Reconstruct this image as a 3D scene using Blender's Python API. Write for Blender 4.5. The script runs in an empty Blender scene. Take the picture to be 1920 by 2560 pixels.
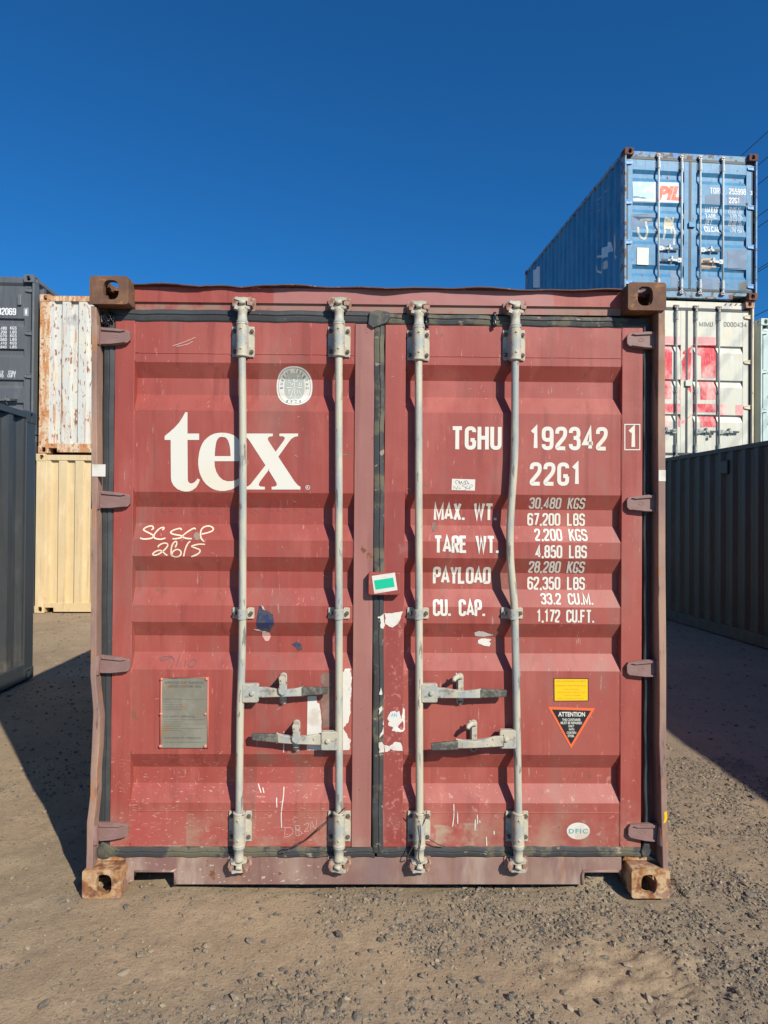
import bpy, bmesh, math, random
import numpy as np
from mathutils import Vector, Matrix
random.seed(7)
S = bpy.context.scene
COL = S.collection
# ------------------------------------------------------------------ camera
FPX, PITCH, ROLL, CAMH = 1708.09, .0082, .0073, 1.589
_f = Vector((0, math.cos(PITCH), math.sin(PITCH)))
_u = Vector((0, -math.sin(PITCH), math.cos(PITCH)))
_r = Vector((1, 0, 0))
CR = _r * math.cos(ROLL) + _u * math.sin(ROLL)
CU = -_r * math.sin(ROLL) + _u * math.cos(ROLL)
CF = _f
cd = bpy.data.cameras.new('camera')
cam = bpy.data.objects.new('camera', cd)
COL.objects.link(cam)
cam.matrix_world = Matrix(((CR.x, CU.x, -CF.x, 0), (CR.y, CU.y, -CF.y, 0), (CR.z, CU.z, -CF.z, CAMH), (0, 0, 0, 1)))
cd.sensor_fit = 'VERTICAL'; cd.sensor_height = 36; cd.sensor_width = 27
cd.lens = 36 * FPX / 2560
cd.clip_start = .05; cd.clip_end = 2000
S.camera = cam
# ------------------------------------------------------------------ light
AZ, EL = math.radians(35.5), math.radians(34)
SD = Vector((math.sin(AZ) * math.cos(EL), -math.cos(AZ) * math.cos(EL), math.sin(EL)))
w = bpy.data.worlds.new('World'); S.world = w; w.use_nodes = True
wn = w.node_tree; wn.nodes.clear()
sky = wn.nodes.new('ShaderNodeTexSky'); sky.sky_type = 'NISHITA'; sky.sun_disc = False
sky.sun_elevation = EL; sky.sun_rotation = math.atan2(SD.x, SD.y)
sky.altitude = 300; sky.air_density = 1.0; sky.dust_density = .6; sky.ozone_density = 3.5
hs = wn.nodes.new('ShaderNodeMix'); hs.data_type = 'RGBA'; hs.blend_type = 'MULTIPLY'; hs.inputs[0].default_value = 1
hs.inputs[7].default_value = (.17, .76, 1.26, 1)      # deep polarised blue of the whole sky
bg = wn.nodes.new('ShaderNodeBackground'); bg.inputs['Strength'].default_value = .083
wo = wn.nodes.new('ShaderNodeOutputWorld')
wn.links.new(sky.outputs[0], hs.inputs[6]); wn.links.new(hs.outputs[2], bg.inputs['Color']); wn.links.new(bg.outputs[0], wo.inputs['Surface'])
sl = bpy.data.lights.new('sun', 'SUN'); sl.energy = 5.0; sl.angle = math.radians(.53); sl.color = (1, .93, .80)
so = bpy.data.objects.new('sun', sl); COL.objects.link(so)
so.rotation_euler = (-SD).to_track_quat('-Z', 'Y').to_euler(); so.location = SD * 30
S.view_settings.view_transform = 'Standard'; S.view_settings.look = 'None'
S.view_settings.exposure = .15; S.view_settings.gamma = 1; S.view_settings.use_curve_mapping = False
# ------------------------------------------------------------------ materials
def mat(name, base, rough=.6, metal=0, layers=(), bump=None, spec=.5, island=None, alpha_rnd=None):
    """layers: dicts (col, scale, lo, hi, stretch, detail, zone=(x0,x1,z0,z1,soft), amt, rough)"""
    m = bpy.data.materials.new(name); m.use_nodes = True
    t = m.node_tree; N = t.nodes; L = t.links; N.clear()
    out = N.new('ShaderNodeOutputMaterial'); b = N.new('ShaderNodeBsdfPrincipled')
    L.new(b.outputs[0], out.inputs[0])
    b.inputs['Metallic'].default_value = metal; b.inputs['Specular IOR Level'].default_value = spec
    tc = N.new('ShaderNodeTexCoord'); sep = None
    rgb = N.new('ShaderNodeRGB'); rgb.outputs[0].default_value = (*base, 1)
    cur = rgb.outputs[0]; rv = N.new('ShaderNodeValue'); rv.outputs[0].default_value = rough; rcur = rv.outputs[0]
    if island:
        g = N.new('ShaderNodeNewGeometry'); mx = N.new('ShaderNodeValToRGB'); cr = mx.color_ramp
        cr.interpolation = 'LINEAR'
        cr.elements[0].color = (*island[0], 1); cr.elements[1].color = (*island[-1], 1)
        for i, c in enumerate(island[1:-1]):
            e = cr.elements.new((i + 1) / (len(island) - 1)); e.color = (*c, 1)
        L.new(g.outputs['Random Per Island'], mx.inputs[0]); cur = mx.outputs[0]
    def math_(op, a, bb, clamp=False):
        n = N.new('ShaderNodeMath'); n.operation = op; n.use_clamp = clamp
        for i, v in enumerate((a, bb)):
            if v is None: continue
            if isinstance(v, (int, float)): n.inputs[i].default_value = v
            else: L.new(v, n.inputs[i])
        return n.outputs[0]
    def smooth(v, lo, hi):
        n = N.new('ShaderNodeMapRange'); n.interpolation_type = 'SMOOTHSTEP'
        n.inputs['From Min'].default_value = lo; n.inputs['From Max'].default_value = hi
        L.new(v, n.inputs['Value']); return n.outputs[0]
    for i, l in enumerate(layers):
        msk = None; wob = None
        if l.get('scale'):
            mp = N.new('ShaderNodeMapping'); mp.inputs['Scale'].default_value = l.get('stretch', (1, 1, 1))
            mp.inputs['Location'].default_value = (i * 3.7 + l.get('seed', 0), i * 1.3, i * 5.1)
            L.new(tc.outputs['Object'], mp.inputs[0])
            nz = N.new('ShaderNodeTexNoise'); nz.inputs['Scale'].default_value = l['scale']
            nz.inputs['Detail'].default_value = l.get('detail', 4); nz.inputs['Roughness'].default_value = l.get('nr', .6)
            nz.inputs['Distortion'].default_value = l.get('dist', 0)
            L.new(mp.outputs[0], nz.inputs['Vector'])
            msk = smooth(nz.outputs['Fac'], l.get('lo', .45), l.get('hi', .6))
        if l.get('zone'):
            if sep is None:
                sep = N.new('ShaderNodeSeparateXYZ'); L.new(tc.outputs['Object'], sep.inputs[0])
            if l.get('wob'):
                wnz = N.new('ShaderNodeTexNoise'); wnz.inputs['Scale'].default_value = l.get('wobs', 12); wnz.inputs['Detail'].default_value = 4
                L.new(tc.outputs['Object'], wnz.inputs['Vector'])
                wob = math_('MULTIPLY', math_('SUBTRACT', wnz.outputs['Fac'], .5), l['wob'] * 2)
            x0, x1, z0, z1, sf = l['zone']
            ax = sep.outputs[l.get('axis', 0)]; az = sep.outputs[2]
            if wob is not None: ax = math_('ADD', ax, wob); az = math_('ADD', az, wob)
            z = None
            for v, a, bb in ((ax, x0, x1), (az, z0, z1)):
                if a is None and bb is None: continue
                if a is not None:
                    q = smooth(v, a - sf, a + sf); z = q if z is None else math_('MULTIPLY', z, q)
                if bb is not None:
                    q = math_('SUBTRACT', 1, smooth(v, bb - sf, bb + sf)); z = q if z is None else math_('MULTIPLY', z, q)
            msk = z if msk is None else math_('MULTIPLY', msk, z)
        msk = math_('MULTIPLY', msk, l.get('amt', 1), True)
        mx = N.new('ShaderNodeMix'); mx.data_type = 'RGBA'
        L.new(msk, mx.inputs[0]); L.new(cur, mx.inputs[6]); mx.inputs[7].default_value = (*l['col'], 1)
        cur = mx.outputs[2]
        if 'rough' in l:
            mr = N.new('ShaderNodeMix'); L.new(msk, mr.inputs[0]); L.new(rcur, mr.inputs[2]); mr.inputs[3].default_value = l['rough']
            rcur = mr.outputs[0]
    L.new(cur, b.inputs['Base Color']); L.new(rcur, b.inputs['Roughness'])
    if bump:
        prev = None
        for (sc, dist, det, kind) in bump:
            if kind == 'n':
                nz = N.new('ShaderNodeTexNoise'); nz.inputs['Detail'].default_value = det
            else:
                nz = N.new('ShaderNodeTexVoronoi')
            nz.inputs['Scale'].default_value = sc
            L.new(tc.outputs['Object'], nz.inputs['Vector'])
            bp = N.new('ShaderNodeBump'); bp.inputs['Distance'].default_value = dist; bp.inputs['Strength'].default_value = 1
            L.new(nz.outputs[0], bp.inputs['Height'])
            if prev: L.new(prev, bp.inputs['Normal'])
            prev = bp.outputs[0]
        L.new(prev, b.inputs['Normal'])
    return m
RUST = (.17, .065, .028); RUSTL = (.36, .17, .07); DUST = (.40, .31, .22)
# ------------------------------------------------------------------ mesh builder
class MB:
    def __init__(s): s.v = []; s.f = []; s.s = []
    def add(s, vs, fs, sm=False):
        o = len(s.v); s.v += [tuple(v) for v in vs]
        for f in fs: s.f.append(tuple(o + i for i in f)); s.s.append(sm)
        return s
    def box(s, x0, x1, y0, y1, z0, z1):
        return s.add([(x0, y0, z0), (x1, y0, z0), (x1, y1, z0), (x0, y1, z0), (x0, y0, z1), (x1, y0, z1), (x1, y1, z1), (x0, y1, z1)],
                     [(0, 3, 2, 1), (4, 5, 6, 7), (0, 1, 5, 4), (1, 2, 6, 5), (2, 3, 7, 6), (3, 0, 4, 7)])
    def prism(s, poly, y0, y1):
        # poly: (x,z) list
        a = sum(poly[i][0] * poly[(i + 1) % len(poly)][1] - poly[(i + 1) % len(poly)][0] * poly[i][1] for i in range(len(poly)))
        if a < 0: poly = poly[::-1]
        n = len(poly)
        vs = [(x, y0, z) for x, z in poly] + [(x, y1, z) for x, z in poly]
        fs = [tuple(range(n)), tuple(range(2 * n - 1, n - 1, -1))] + [(i, n + i, n + (i + 1) % n, (i + 1) % n) for i in range(n)]
        return s.add(vs, fs)
    def tube(s, pts, r, n=12, caps=True):
        pts = [Vector(p) for p in pts]
        R = r if isinstance(r, (list, tuple)) else [r] * len(pts)
        o = len(s.v); prev = None
        for i, p in enumerate(pts):
            d = (pts[min(i + 1, len(pts) - 1)] - pts[max(i - 1, 0)])
            d = d.normalized() if d.length > 1e-9 else Vector((0, 0, 1))
            if prev is None:
                a = Vector((1, 0, 0)) if abs(d.x) < .9 else Vector((0, 0, 1))
                u = (a - d * a.dot(d)).normalized()
            else:
                u = (prev - d * prev.dot(d)).normalized()
            prev = u; v = d.cross(u)
            for k in range(n):
                an = 2 * math.pi * k / n
                s.v.append(tuple(p + (u * math.cos(an) + v * math.sin(an)) * R[i]))
        for i in range(len(pts) - 1):
            for k in range(n):
                a = o + i * n + k; b = o + i * n + (k + 1) % n
                s.f.append((a, b, b + n, a + n)); s.s.append(True)
        if caps:
            s.f.append(tuple(o + k for k in range(n - 1, -1, -1))); s.s.append(False)
            e = o + (len(pts) - 1) * n
            s.f.append(tuple(e + k for k in range(n))); s.s.append(False)
        return s
    def cyl(s, p0, p1, r, n=12): return s.tube([p0, p1], r, n)
    def mesh(s, name):
        me = bpy.data.meshes.new(name); me.from_pydata(s.v, [], s.f)
        me.polygons.foreach_set('use_smooth', s.s); me.update(); return me
def flip_fix(me):
    bm = bmesh.new(); bm.from_mesh(me); bmesh.ops.recalc_face_normals(bm, faces=bm.faces); bm.to_mesh(me); bm.free()
def obj(name, me, material=None, parent=None, loc=None, bevel=0, rot=None, fix=False):
    if isinstance(me, MB):
        me = me.mesh(name)
        if fix: flip_fix(me)
    if material and not me.materials: me.materials.append(material)
    o = bpy.data.objects.new(name, me); COL.objects.link(o)
    if parent: o.parent = parent
    if loc: o.location = loc
    if rot: o.rotation_euler = rot
    if bevel:
        b = o.modifiers.new('bevel', 'BEVEL'); b.width = bevel; b.segments = 2; b.limit_method = 'ANGLE'; b.angle_limit = math.radians(40)
    return o
def thing(name, label, cat, loc=(0, 0, 0), rz=0, group=None):
    o = bpy.data.objects.new(name, None); COL.objects.link(o); o.location = loc; o.rotation_euler = (0, 0, rz)
    o.empty_display_size = .2
    o['label'] = label; o['category'] = cat
    if group: o['group'] = group
    return o
def xy(m, mat4):
    for v in m.vertices: v.co = mat4 @ v.co
# ------------------------------------------------------------------ pixel -> local helpers (photo measurements)
def ray(u, v): return CF + CR * ((u - 960) / FPX) - CU * ((v - 1280) / FPX)
MAIN_O = (-1.2379, 2.8461, .0137)
def M(u, v, ly=.07, o=MAIN_O, z0=0):
    d = ray(u, v); ca, sa = math.cos(o[2]), math.sin(o[2])
    cx, cy = -o[0], -o[1]
    clx, cly = cx * ca + cy * sa, -cx * sa + cy * ca
    dx, dy = d.x * ca + d.y * sa, -d.x * sa + d.y * ca
    t = (ly - cly) / dy
    return clx + t * dx, CAMH + t * d.z - z0
def hit(u, v, surf, o=MAIN_O, z0=0):
    y = .07
    for _ in range(5):
        x, z = M(u, v, y, o, z0); y = surf(x, z)
    return x, z
# ------------------------------------------------------------------ door layout shared by every box
W, L20 = 2.438, 6.058
TRAP = [(2.248, 2.186, 2.115, 2.042), (1.692, 1.628, 1.557, 1.488), (1.417, 1.352, 1.281, 1.208), (1.137, 1.073, 1.003, .934), (.575, .508, .439, .368)]
YD, DEP = .07, .036
PX = ((.168, 1.11), (1.328, 2.262))          # pressed panels
DX = ((.085, 1.195), (1.24, 2.358))           # doors
RODX = (.628, 1.05, 1.392, 1.812)
def make_surf(grooves):
    def prof(z):
        for a, b, c, d in grooves:
            if d < z < a:
                if z > b: return YD + DEP * (a - z) / max(a - b, 1e-4)
                if z > c: return YD + DEP
                return YD + DEP * (z - d) / max(c - d, 1e-4)
        return YD
    def surf(x, z):
        for x0, x1 in PX:
            if x0 < x < x1: return prof(z)
        return YD - .004
    return surf
def face_out(bm, ax):
    bm.normal_update()
    for f in bm.faces:
        f.smooth = False
        if f.normal[ax] > 0: f.normal_flip()
def drape(me, surf, grooves, off=.0014):
    """cut a flat (x,z) mesh along the pressings and lay it on the door"""
    bm = bmesh.new(); bm.from_mesh(me)
    zs = [z for g in grooves for z in g]
    mn = min((v.co.z for v in bm.verts), default=0); mxz = max((v.co.z for v in bm.verts), default=0)
    for z in zs:
        if mn < z < mxz:
            bmesh.ops.bisect_plane(bm, geom=bm.verts[:] + bm.edges[:] + bm.faces[:], plane_co=(0, 0, z), plane_no=(0, 0, 1))
    for v in bm.verts: v.co.y = surf(v.co.x, v.co.z) - off - abs(v.co.y)
    face_out(bm, 1); bm.to_mesh(me); bm.free(); return me
def text_mesh(body, x0, x1, z0, z1, bold=.02, shear=0, space=1.0, y=0):
    c = bpy.data.curves.new('lettering', 'FONT'); c.body = body; c.offset = bold; c.shear = shear; c.space_character = space
    c.resolution_u = 3; c.align_x = 'LEFT'
    o = bpy.data.objects.new('t', c); COL.objects.link(o)
    dg = bpy.context.evaluated_depsgraph_get()
    me = bpy.data.meshes.new_from_object(o.evaluated_get(dg))
    bpy.data.objects.remove(o); bpy.data.curves.remove(c)
    n = len(me.vertices); a = np.empty(n * 3); me.vertices.foreach_get('co', a); a = a.reshape(-1, 3)
    mn, mx = a.min(0), a.max(0)
    b = np.empty_like(a)
    b[:, 0] = x0 + (a[:, 0] - mn[0]) / (mx[0] - mn[0]) * (x1 - x0)
    b[:, 2] = z0 + (a[:, 1] - mn[1]) / max(mx[1] - mn[1], 1e-6) * (z1 - z0)
    b[:, 1] = y
    me.vertices.foreach_set('co', b.ravel()); me.name = 'lettering'; me.materials.clear(); me.update()
    return me
_r = .5
GL = {'0': [([(0, 0), (1, 0), (1, 1), (0, 1)], 1, 1)], 'O': [([(0, 0), (1, 0), (1, 1), (0, 1)], 1, 1)],
 '1': [([(.62, 0), (.62, 1), (.1, .80)], 0, 0)], '2': [([(0, .74), (0, 1), (1, 1), (1, .62), (0, .12), (0, 0), (1, 0)], .9, 0)],
 '3': [([(0, .78), (0, 1), (.97, 1), (.97, .53), (.35, .53)], 1, 0), ([(.35, .53), (1, .53), (1, 0), (0, 0), (0, .22)], 1, 0)],
 '4': [([(.74, 0), (.74, 1), (0, .26), (1.08, .26)], 0, 0)], '5': [([(.93, 1), (.08, 1), (.03, .52), (.15, .6), (1, .6), (1, 0), (0, 0), (0, .22)], .8, 0)],
 '6': [([(0, 0), (1, 0), (1, .58), (0, .58)], 1, 1), ([(0, .35), (0, 1), (1, 1), (1, .80)], 1, 0)], '7': [([(0, 1), (1, 1), (.35, 0)], 0, 0)],
 '8': [([(0, 0), (1, 0), (1, .54), (0, .54)], 1, 1), ([(.05, .54), (.95, .54), (.95, 1), (.05, 1)], 1, 1)],
 '9': [([(0, .42), (1, .42), (1, 1), (0, 1)], 1, 1), ([(1, .65), (1, 0), (0, 0), (0, .20)], 1, 0)],
 'A': [([(0, 0), (.5, 1), (1, 0)], 0, 0), ([(.17, .27), (.83, .27)], 0, 0)], 'B': [([(0, 0), (0, 1), (.93, 1), (.93, .54), (0, .54)], .8, 0), ([(0, .54), (1, .54), (1, 0), (-.08, 0)], .8, 0)],
 'C': [([(1, .74), (1, 1), (0, 1), (0, 0), (1, 0), (1, .26)], 1, 0)], 'D': [([(0, -.0), (0, 1), (1, 1), (1, 0), (-.08, 0)], .8, 0)],
 'E': [([(1, 1), (0, 1), (0, 0), (1, 0)], 0, 0), ([(0, .53), (.85, .53)], 0, 0)], 'F': [([(1, 1), (0, 1), (0, -.08)], 0, 0), ([(0, .52), (.85, .52)], 0, 0)],
 'G': [([(1, .80), (1, 1), (0, 1), (0, 0), (1, 0), (1, .38)], 1, 0), ([(.5, .40), (1.07, .40)], 0, 0)], 'H': [([(0, -.08), (0, 1.08)], 0, 0), ([(1, -.08), (1, 1.08)], 0, 0), ([(0, .52), (1, .52)], 0, 0)],
 'I': [([(.5, -.08), (.5, 1.08)], 0, 0)], 'K': [([(0, -.08), (0, 1.08)], 0, 0), ([(1, 1.05), (0, .38)], 0, 0), ([(.3, .58), (1.05, -.05)], 0, 0)], 'L': [([(0, 1.08), (0, 0), (1, 0)], 0, 0)],
 'M': [([(0, -.08), (0, 1), (.5, .06), (1, 1), (1, -.08)], 0, 0)], 'N': [([(0, -.08), (0, 1), (1, 0), (1, 1.08)], 0, 0)], 'P': [([(0, -.08), (0, 1), (1, 1), (1, .45), (0, .45)], .8, 0)],
 'R': [([(0, -.08), (0, 1), (1, 1), (1, .48), (0, .48)], .8, 0), ([(.5, .48), (1.02, -.06)], 0, 0)], 'S': [([(1, .77), (1, 1), (0, 1), (0, .53), (1, .53), (1, 0), (0, 0), (0, .23)], 1, 0)],
 'T': [([(-.05, 1), (1.05, 1)], 0, 0), ([(.5, -.08), (.5, 1)], 0, 0)], 'U': [([(0, 1.08), (0, 0), (1, 0), (1, 1.08)], 1, 0)], 'W': [([(0, 1.08), (.25, 0), (.5, .95), (.75, 0), (1, 1.08)], 0, 0)],
 'X': [([(0, 1.06), (1, -.06)], 0, 0), ([(1, 1.06), (0, -.06)], 0, 0)], 'Y': [([(0, 1.06), (.5, .45), (1, 1.06)], 0, 0), ([(.5, -.08), (.5, .45)], 0, 0)],
 '.': [([(.3, -.08), (.3, .09)], 0, 0)], ',': [([(.35, .09), (.2, -.12)], 0, 0)]}
GWD = {'M': 1.3, 'W': 1.45, '1': .72, 'I': .15, '.': .3, ',': .3, ' ': .95, 'T': 1.0, 'A': 1.1}
def gothic(body, x0, x1, z0, z1, t=.15, space=.52, shear=0):
    """condensed constant-width container lettering"""
    H_ = z1 - z0; tw = t * H_; adv = []; x = 0
    for c in body:
        w_ = GWD.get(c, .9); adv.append((x, w_)); x += w_ + (space if c not in '.,' else space * .7)
    tot = adv[-1][0] + adv[-1][1]; k = (x1 - x0 - tw) / max(tot, .01)
    if len(body) == 1: k = (x1 - x0 - tw) / GWD.get(body, .9)
    mb = MB(); si = 0
    for c, (xo, w_) in zip(body, adv):
        for pts, r, closed in GL.get(c, []):
            P = [Vector((x0 + tw / 2 + (xo + p[0] * w_) * k, z0 + tw / 2 + p[1] * (H_ - tw))) for p in pts]
            if r:
                n = len(P); Q = []; rad = r * .5 * w_ * k
                for i in range(n):
                    if not closed and i in (0, n - 1): Q.append(P[i]); continue
                    a, b, d = P[i - 1], P[i], P[(i + 1) % n]; la, ld = (a - b).length, (d - b).length
                    q = min(rad, la * .5, ld * .5) if (closed or 1 < i < n - 2) else min(rad, la * .9 if i == 1 else la * .5, ld * .5 if i == 1 else ld * .9)
                    A_, D_ = b + (a - b).normalized() * q, b + (d - b).normalized() * q
                    for j in range(6):
                        u = j / 5; Q.append(A_ * (1 - u) ** 2 + b * 2 * u * (1 - u) + D_ * u * u)
                P = [Q[0]] + [Q[i] for i in range(1, len(Q)) if (Q[i] - Q[i - 1]).length > 1e-6]
                if closed and (P[0] - P[-1]).length < 1e-6: P.pop()
            n = len(P); vs = []
            for i in range(n):
                a = P[i - 1] if (closed or i) else None; d = P[(i + 1) % n] if (closed or i < n - 1) else None
                d1 = (P[i] - a).normalized() if a is not None else None; d2 = (d - P[i]).normalized() if d is not None else None
                if d1 is None: d1 = d2
                if d2 is None: d2 = d1
                n1 = Vector((-d1.y, d1.x)); n2 = Vector((-d2.y, d2.x)); m_ = n1 + n2
                m_ = m_.normalized() if m_.length > .2 else n1
                q = tw / 2 / max(.45, m_.dot(n1))
                for sg in (1, -1):
                    p = P[i] + m_ * q * sg; vs.append((p.x + shear * (p.y - z0), si * .00012, p.y))
            mb.add(vs, [(2 * i, 2 * i + 1, (2 * i + 3) % (2 * n), (2 * i + 2) % (2 * n)) for i in range(n if closed else n - 1)]); si += 1
    return mb.mesh('lettering')
def join(meshes, name):
    v = []; f = []
    for m in meshes:
        o = len(v); v += [tuple(q.co) for q in m.vertices]; f += [tuple(o + i for i in p.vertices) for p in m.polygons]
        bpy.data.meshes.remove(m)
    me = bpy.data.meshes.new(name); me.from_pydata(v, [], f); me.update(); return me
def poly_mesh(loops, name='patch', y=0):
    """filled (x,z) outline with holes"""
    bm = bmesh.new(); es = []
    for lp in loops:
        vs = [bm.verts.new((x, y, z)) for x, z in lp]
        for i in range(len(vs)): es.append(bm.edges.new((vs[i], vs[(i + 1) % len(vs)])))
    bmesh.ops.triangle_fill(bm, use_beauty=True, edges=es, use_dissolve=False)
    me = bpy.data.meshes.new(name); bm.to_mesh(me); bm.free(); return me
def smoothline(p, k=6):
    out = []
    n = len(p)
    for i in range(n - 1):
        a, b, c, d = p[max(i - 1, 0)], p[i], p[i + 1], p[min(i + 2, n - 1)]
        for j in range(k):
            t = j / k
            out.append(tuple(.5 * ((2 * b[q]) + (-a[q] + c[q]) * t + (2 * a[q] - 5 * b[q] + 4 * c[q] - d[q]) * t * t + (-a[q] + 3 * b[q] - 3 * c[q] + d[q]) * t ** 3) for q in range(len(b))))
    out.append(tuple(p[-1])); return out
def ribbon(lines, width, name='stroke', smooth=True, taper=.5):
    mb = MB()
    for p in lines:
        q = smoothline(p) if smooth and len(p) > 2 else [tuple(a) for a in p]
        if len(q) == 2: q = [tuple(q[0][i] + (q[1][i] - q[0][i]) * t / 8 for i in range(2)) for t in range(9)]
        vs = []; n = len(q)
        for i in range(n):
            dx = q[min(i + 1, n - 1)][0] - q[max(i - 1, 0)][0]; dz = q[min(i + 1, n - 1)][1] - q[max(i - 1, 0)][1]
            l = math.hypot(dx, dz) or 1; ww = width / 2 * (1 if 0 < i < n - 1 else taper) * random.uniform(.85, 1.1)
            vs += [(q[i][0] - dz / l * ww, 0, q[i][1] + dx / l * ww), (q[i][0] + dz / l * ww, 0, q[i][1] - dx / l * ww)]
        mb.add(vs, [(2 * i, 2 * i + 1, 2 * i + 3, 2 * i + 2) for i in range(n - 1)])
    return mb.mesh(name)
def ellipse(cx, cz, a, b, n=40, p=2.0):
    r = []
    for i in range(n):
        t = 2 * math.pi * i / n; c, s_ = math.cos(t), math.sin(t)
        r.append((cx + a * math.copysign(abs(c) ** (2 / p), c), cz + b * math.copysign(abs(s_) ** (2 / p), s_)))
    return r
def rrect(x0, x1, z0, z1, r, n=5):
    out = []
    for cx, cz, a0 in ((x1 - r, z1 - r, 0), (x0 + r, z1 - r, 90), (x0 + r, z0 + r, 180), (x1 - r, z0 + r, 270)):
        for i in range(n + 1):
            a = math.radians(a0 + 90 * i / n); out.append((cx + r * math.cos(a), cz + r * math.sin(a)))
    return out
# ------------------------------------------------------------------ shared small shapes
_cache = {}
def cached(key, fn):
    if key not in _cache: _cache[key] = fn()
    return _cache[key]
def casting_base():
    # corner at origin, extends +x .162, +y .178, +z .118 ; front hole in y=0, side hole in x=0, top hole in z=.118 (top casting)
    def bmbox(a): return a.mesh('c')
    A, Bq, Cq = .162, .178, .118
    body = MB().prism(rrect(0, A, 0, Cq, .012, 3), 0, Bq).mesh('c')
    def stad(cx, cz, w_, h_): return ellipse(cx, cz, w_ / 2, h_ / 2, 24, 2.8)
    cut = [MB().box(.028, A - .02, .03, Bq - .02, .028, Cq - .028).mesh('c'),
           MB().prism(stad(.089, .06, .066, .082), -.05, .06).mesh('c')]
    sd = MB().prism(stad(.089, .06, .05, .079), -.05, .06).mesh('c'); xy(sd, Matrix(((0, 1, 0, 0), (1, 0, 0, 0), (0, 0, 1, 0), (0, 0, 0, 1)))); sd.flip_normals(); cut.append(sd)
    tp = MB().prism(ellipse(.08, .089, .031, .06, 24, 2.6), -.05, .06).mesh('c'); xy(tp, Matrix(((1, 0, 0, 0), (0, 0, 1, 0), (0, -1, 0, Cq), (0, 0, 0, 1)))); cut.append(tp)
    o = bpy.data.objects.new('t', body); COL.objects.link(o); tmp = []
    for c in cut:
        flip_fix(c)
        q = bpy.data.objects.new('q', c); COL.objects.link(q); tmp.append(q); q.hide_render = True
        m = o.modifiers.new('b', 'BOOLEAN'); m.operation = 'DIFFERENCE'; m.object = q; m.solver = 'EXACT'
    bv = o.modifiers.new('v', 'BEVEL'); bv.width = .004; bv.segments = 2; bv.limit_method = 'ANGLE'; bv.angle_limit = math.radians(50)
    dg = bpy.context.evaluated_depsgraph_get(); dg.update()
    me = bpy.data.meshes.new_from_object(o.evaluated_get(dg))
    for q in tmp + [o]: bpy.data.objects.remove(q)
    return me
CAST = casting_base()
def casting_mesh(sx, sy, sz, material):
    def mk():
        me = CAST.copy(); me.name = 'corner_casting'
        xy(me, Matrix.Diagonal((sx, sy, sz, 1)))
        if sx * sy * sz < 0: me.flip_normals()
        me.materials.clear(); me.materials.append(material); return me
    return cached(('cast', sx, sy, sz, material.name), mk)
def bracket_mesh():
    m = MB(); n = 10; r = .025
    # half round hat in front of the rod (rod axis at y=0), flanges back at y=.028
    for z0, z1 in ((-.065, .065),):
        pts = [(-.047, .028)] + [(-r, .028)] + [(-r * math.cos(math.pi * i / n), -r * math.sin(math.pi * i / n)) for i in range(n + 1)] + [(r, .028), (.047, .028)]
        vs = [(x, y, z0) for x, y in pts] + [(x, y, z1) for x, y in pts]; k = len(pts)
        m.add(vs, [(i, i + 1, k + i + 1, k + i) for i in range(k - 1)], True)
    for s_ in (-1, 1):
        m.prism(rrect(min(s_ * .022, s_ * .048), max(s_ * .022, s_ * .048), -.062, .062, .009), .0265, .034)
        for z in (-.044, .044):
            m.tube([(s_ * .037, .028, z), (s_ * .037, .021, z), (s_ * .037, .019, z)], [.0085, .0085, .005], 6)
    for z in (-.04, .045): m.tube([(0, -.02, z), (0, -.0268, z), (0, -.028, z)], [.005, .005, .002], 8)
    for z in (-.067, .067): m.tube([(0, 0, z - .005), (0, 0, z - .003), (0, 0, z + .003), (0, 0, z + .005)], [.024, .0265, .0265, .024], 14)
    return m
def clamp_mesh():
    m = MB(); n = 8; r = .0205
    pts = [(-.042, .03)] + [(-r, .03)] + [(-r * math.cos(math.pi * i / n), -r * math.sin(math.pi * i / n)) for i in range(n + 1)] + [(r, .03), (.042, .03)]
    k = len(pts); vs = [(x, y, -.022) for x, y in pts] + [(x, y, .022) for x, y in pts]
    m.add(vs, [(i, i + 1, k + i + 1, k + i) for i in range(k - 1)], True)
    for s_ in (-1, 1):
        m.prism(rrect(min(s_ * .018, s_ * .046), max(s_ * .018, s_ * .046), -.024, .024, .006), .028, .034)
        m.tube([(s_ * .034, .028, 0), (s_ * .034, .019, 0), (s_ * .034, .017, 0)], [.0085, .0085, .005], 6)
    m.tube([(0, -.018, 0), (0, -.0215, 0)], .0045, 8)
    return m
def cam_mesh(up=1):
    # forked cam and neck of a locking bar, z measured away from the bracket
    m = MB(); u = up
    m.tube([(0, 0, 0), (0, 0, u * .012), (0, 0, u * .016), (0, 0, u * .048), (0, 0, u * .056), (0, .002, u * .066)], [.025, .025, .0205, .0195, .0235, .021], 14)
    P = [(-.034, .062), (-.012, .056), (.012, .056), (.034, .064), (.030, .073), (.013, .076), (.014, .095), (.030, .098), (.032, .108), (.010, .112), (-.010, .110), (-.028, .112), (-.032, .102), (-.013, .096), (-.011, .080), (-.03, .074)]
    m.prism([(x, u * z) for x, z in P], -.012, .022)
    m.tube([(-.013, -.016, u * .085), (.012, -.016, u * .09)], .009, 8)
    return m
def keeper_mesh(up=1):
    m = MB(); u = up
    for s_, dz in ((-1, 0), (1, .004)):
        P = [(s_ * .020, .074 + dz), (s_ * .040, .070 + dz), (s_ * .044, .088 + dz), (s_ * .036, .108 + dz), (s_ * .018, .104 + dz)]
        m.prism([(x, u * z) for x, z in P], -.010, .036)
    m.prism([(x, u * z) for x, z in rrect(-.050, .050, .062, .118, .01)], .030, .0365)
    return m
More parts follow.
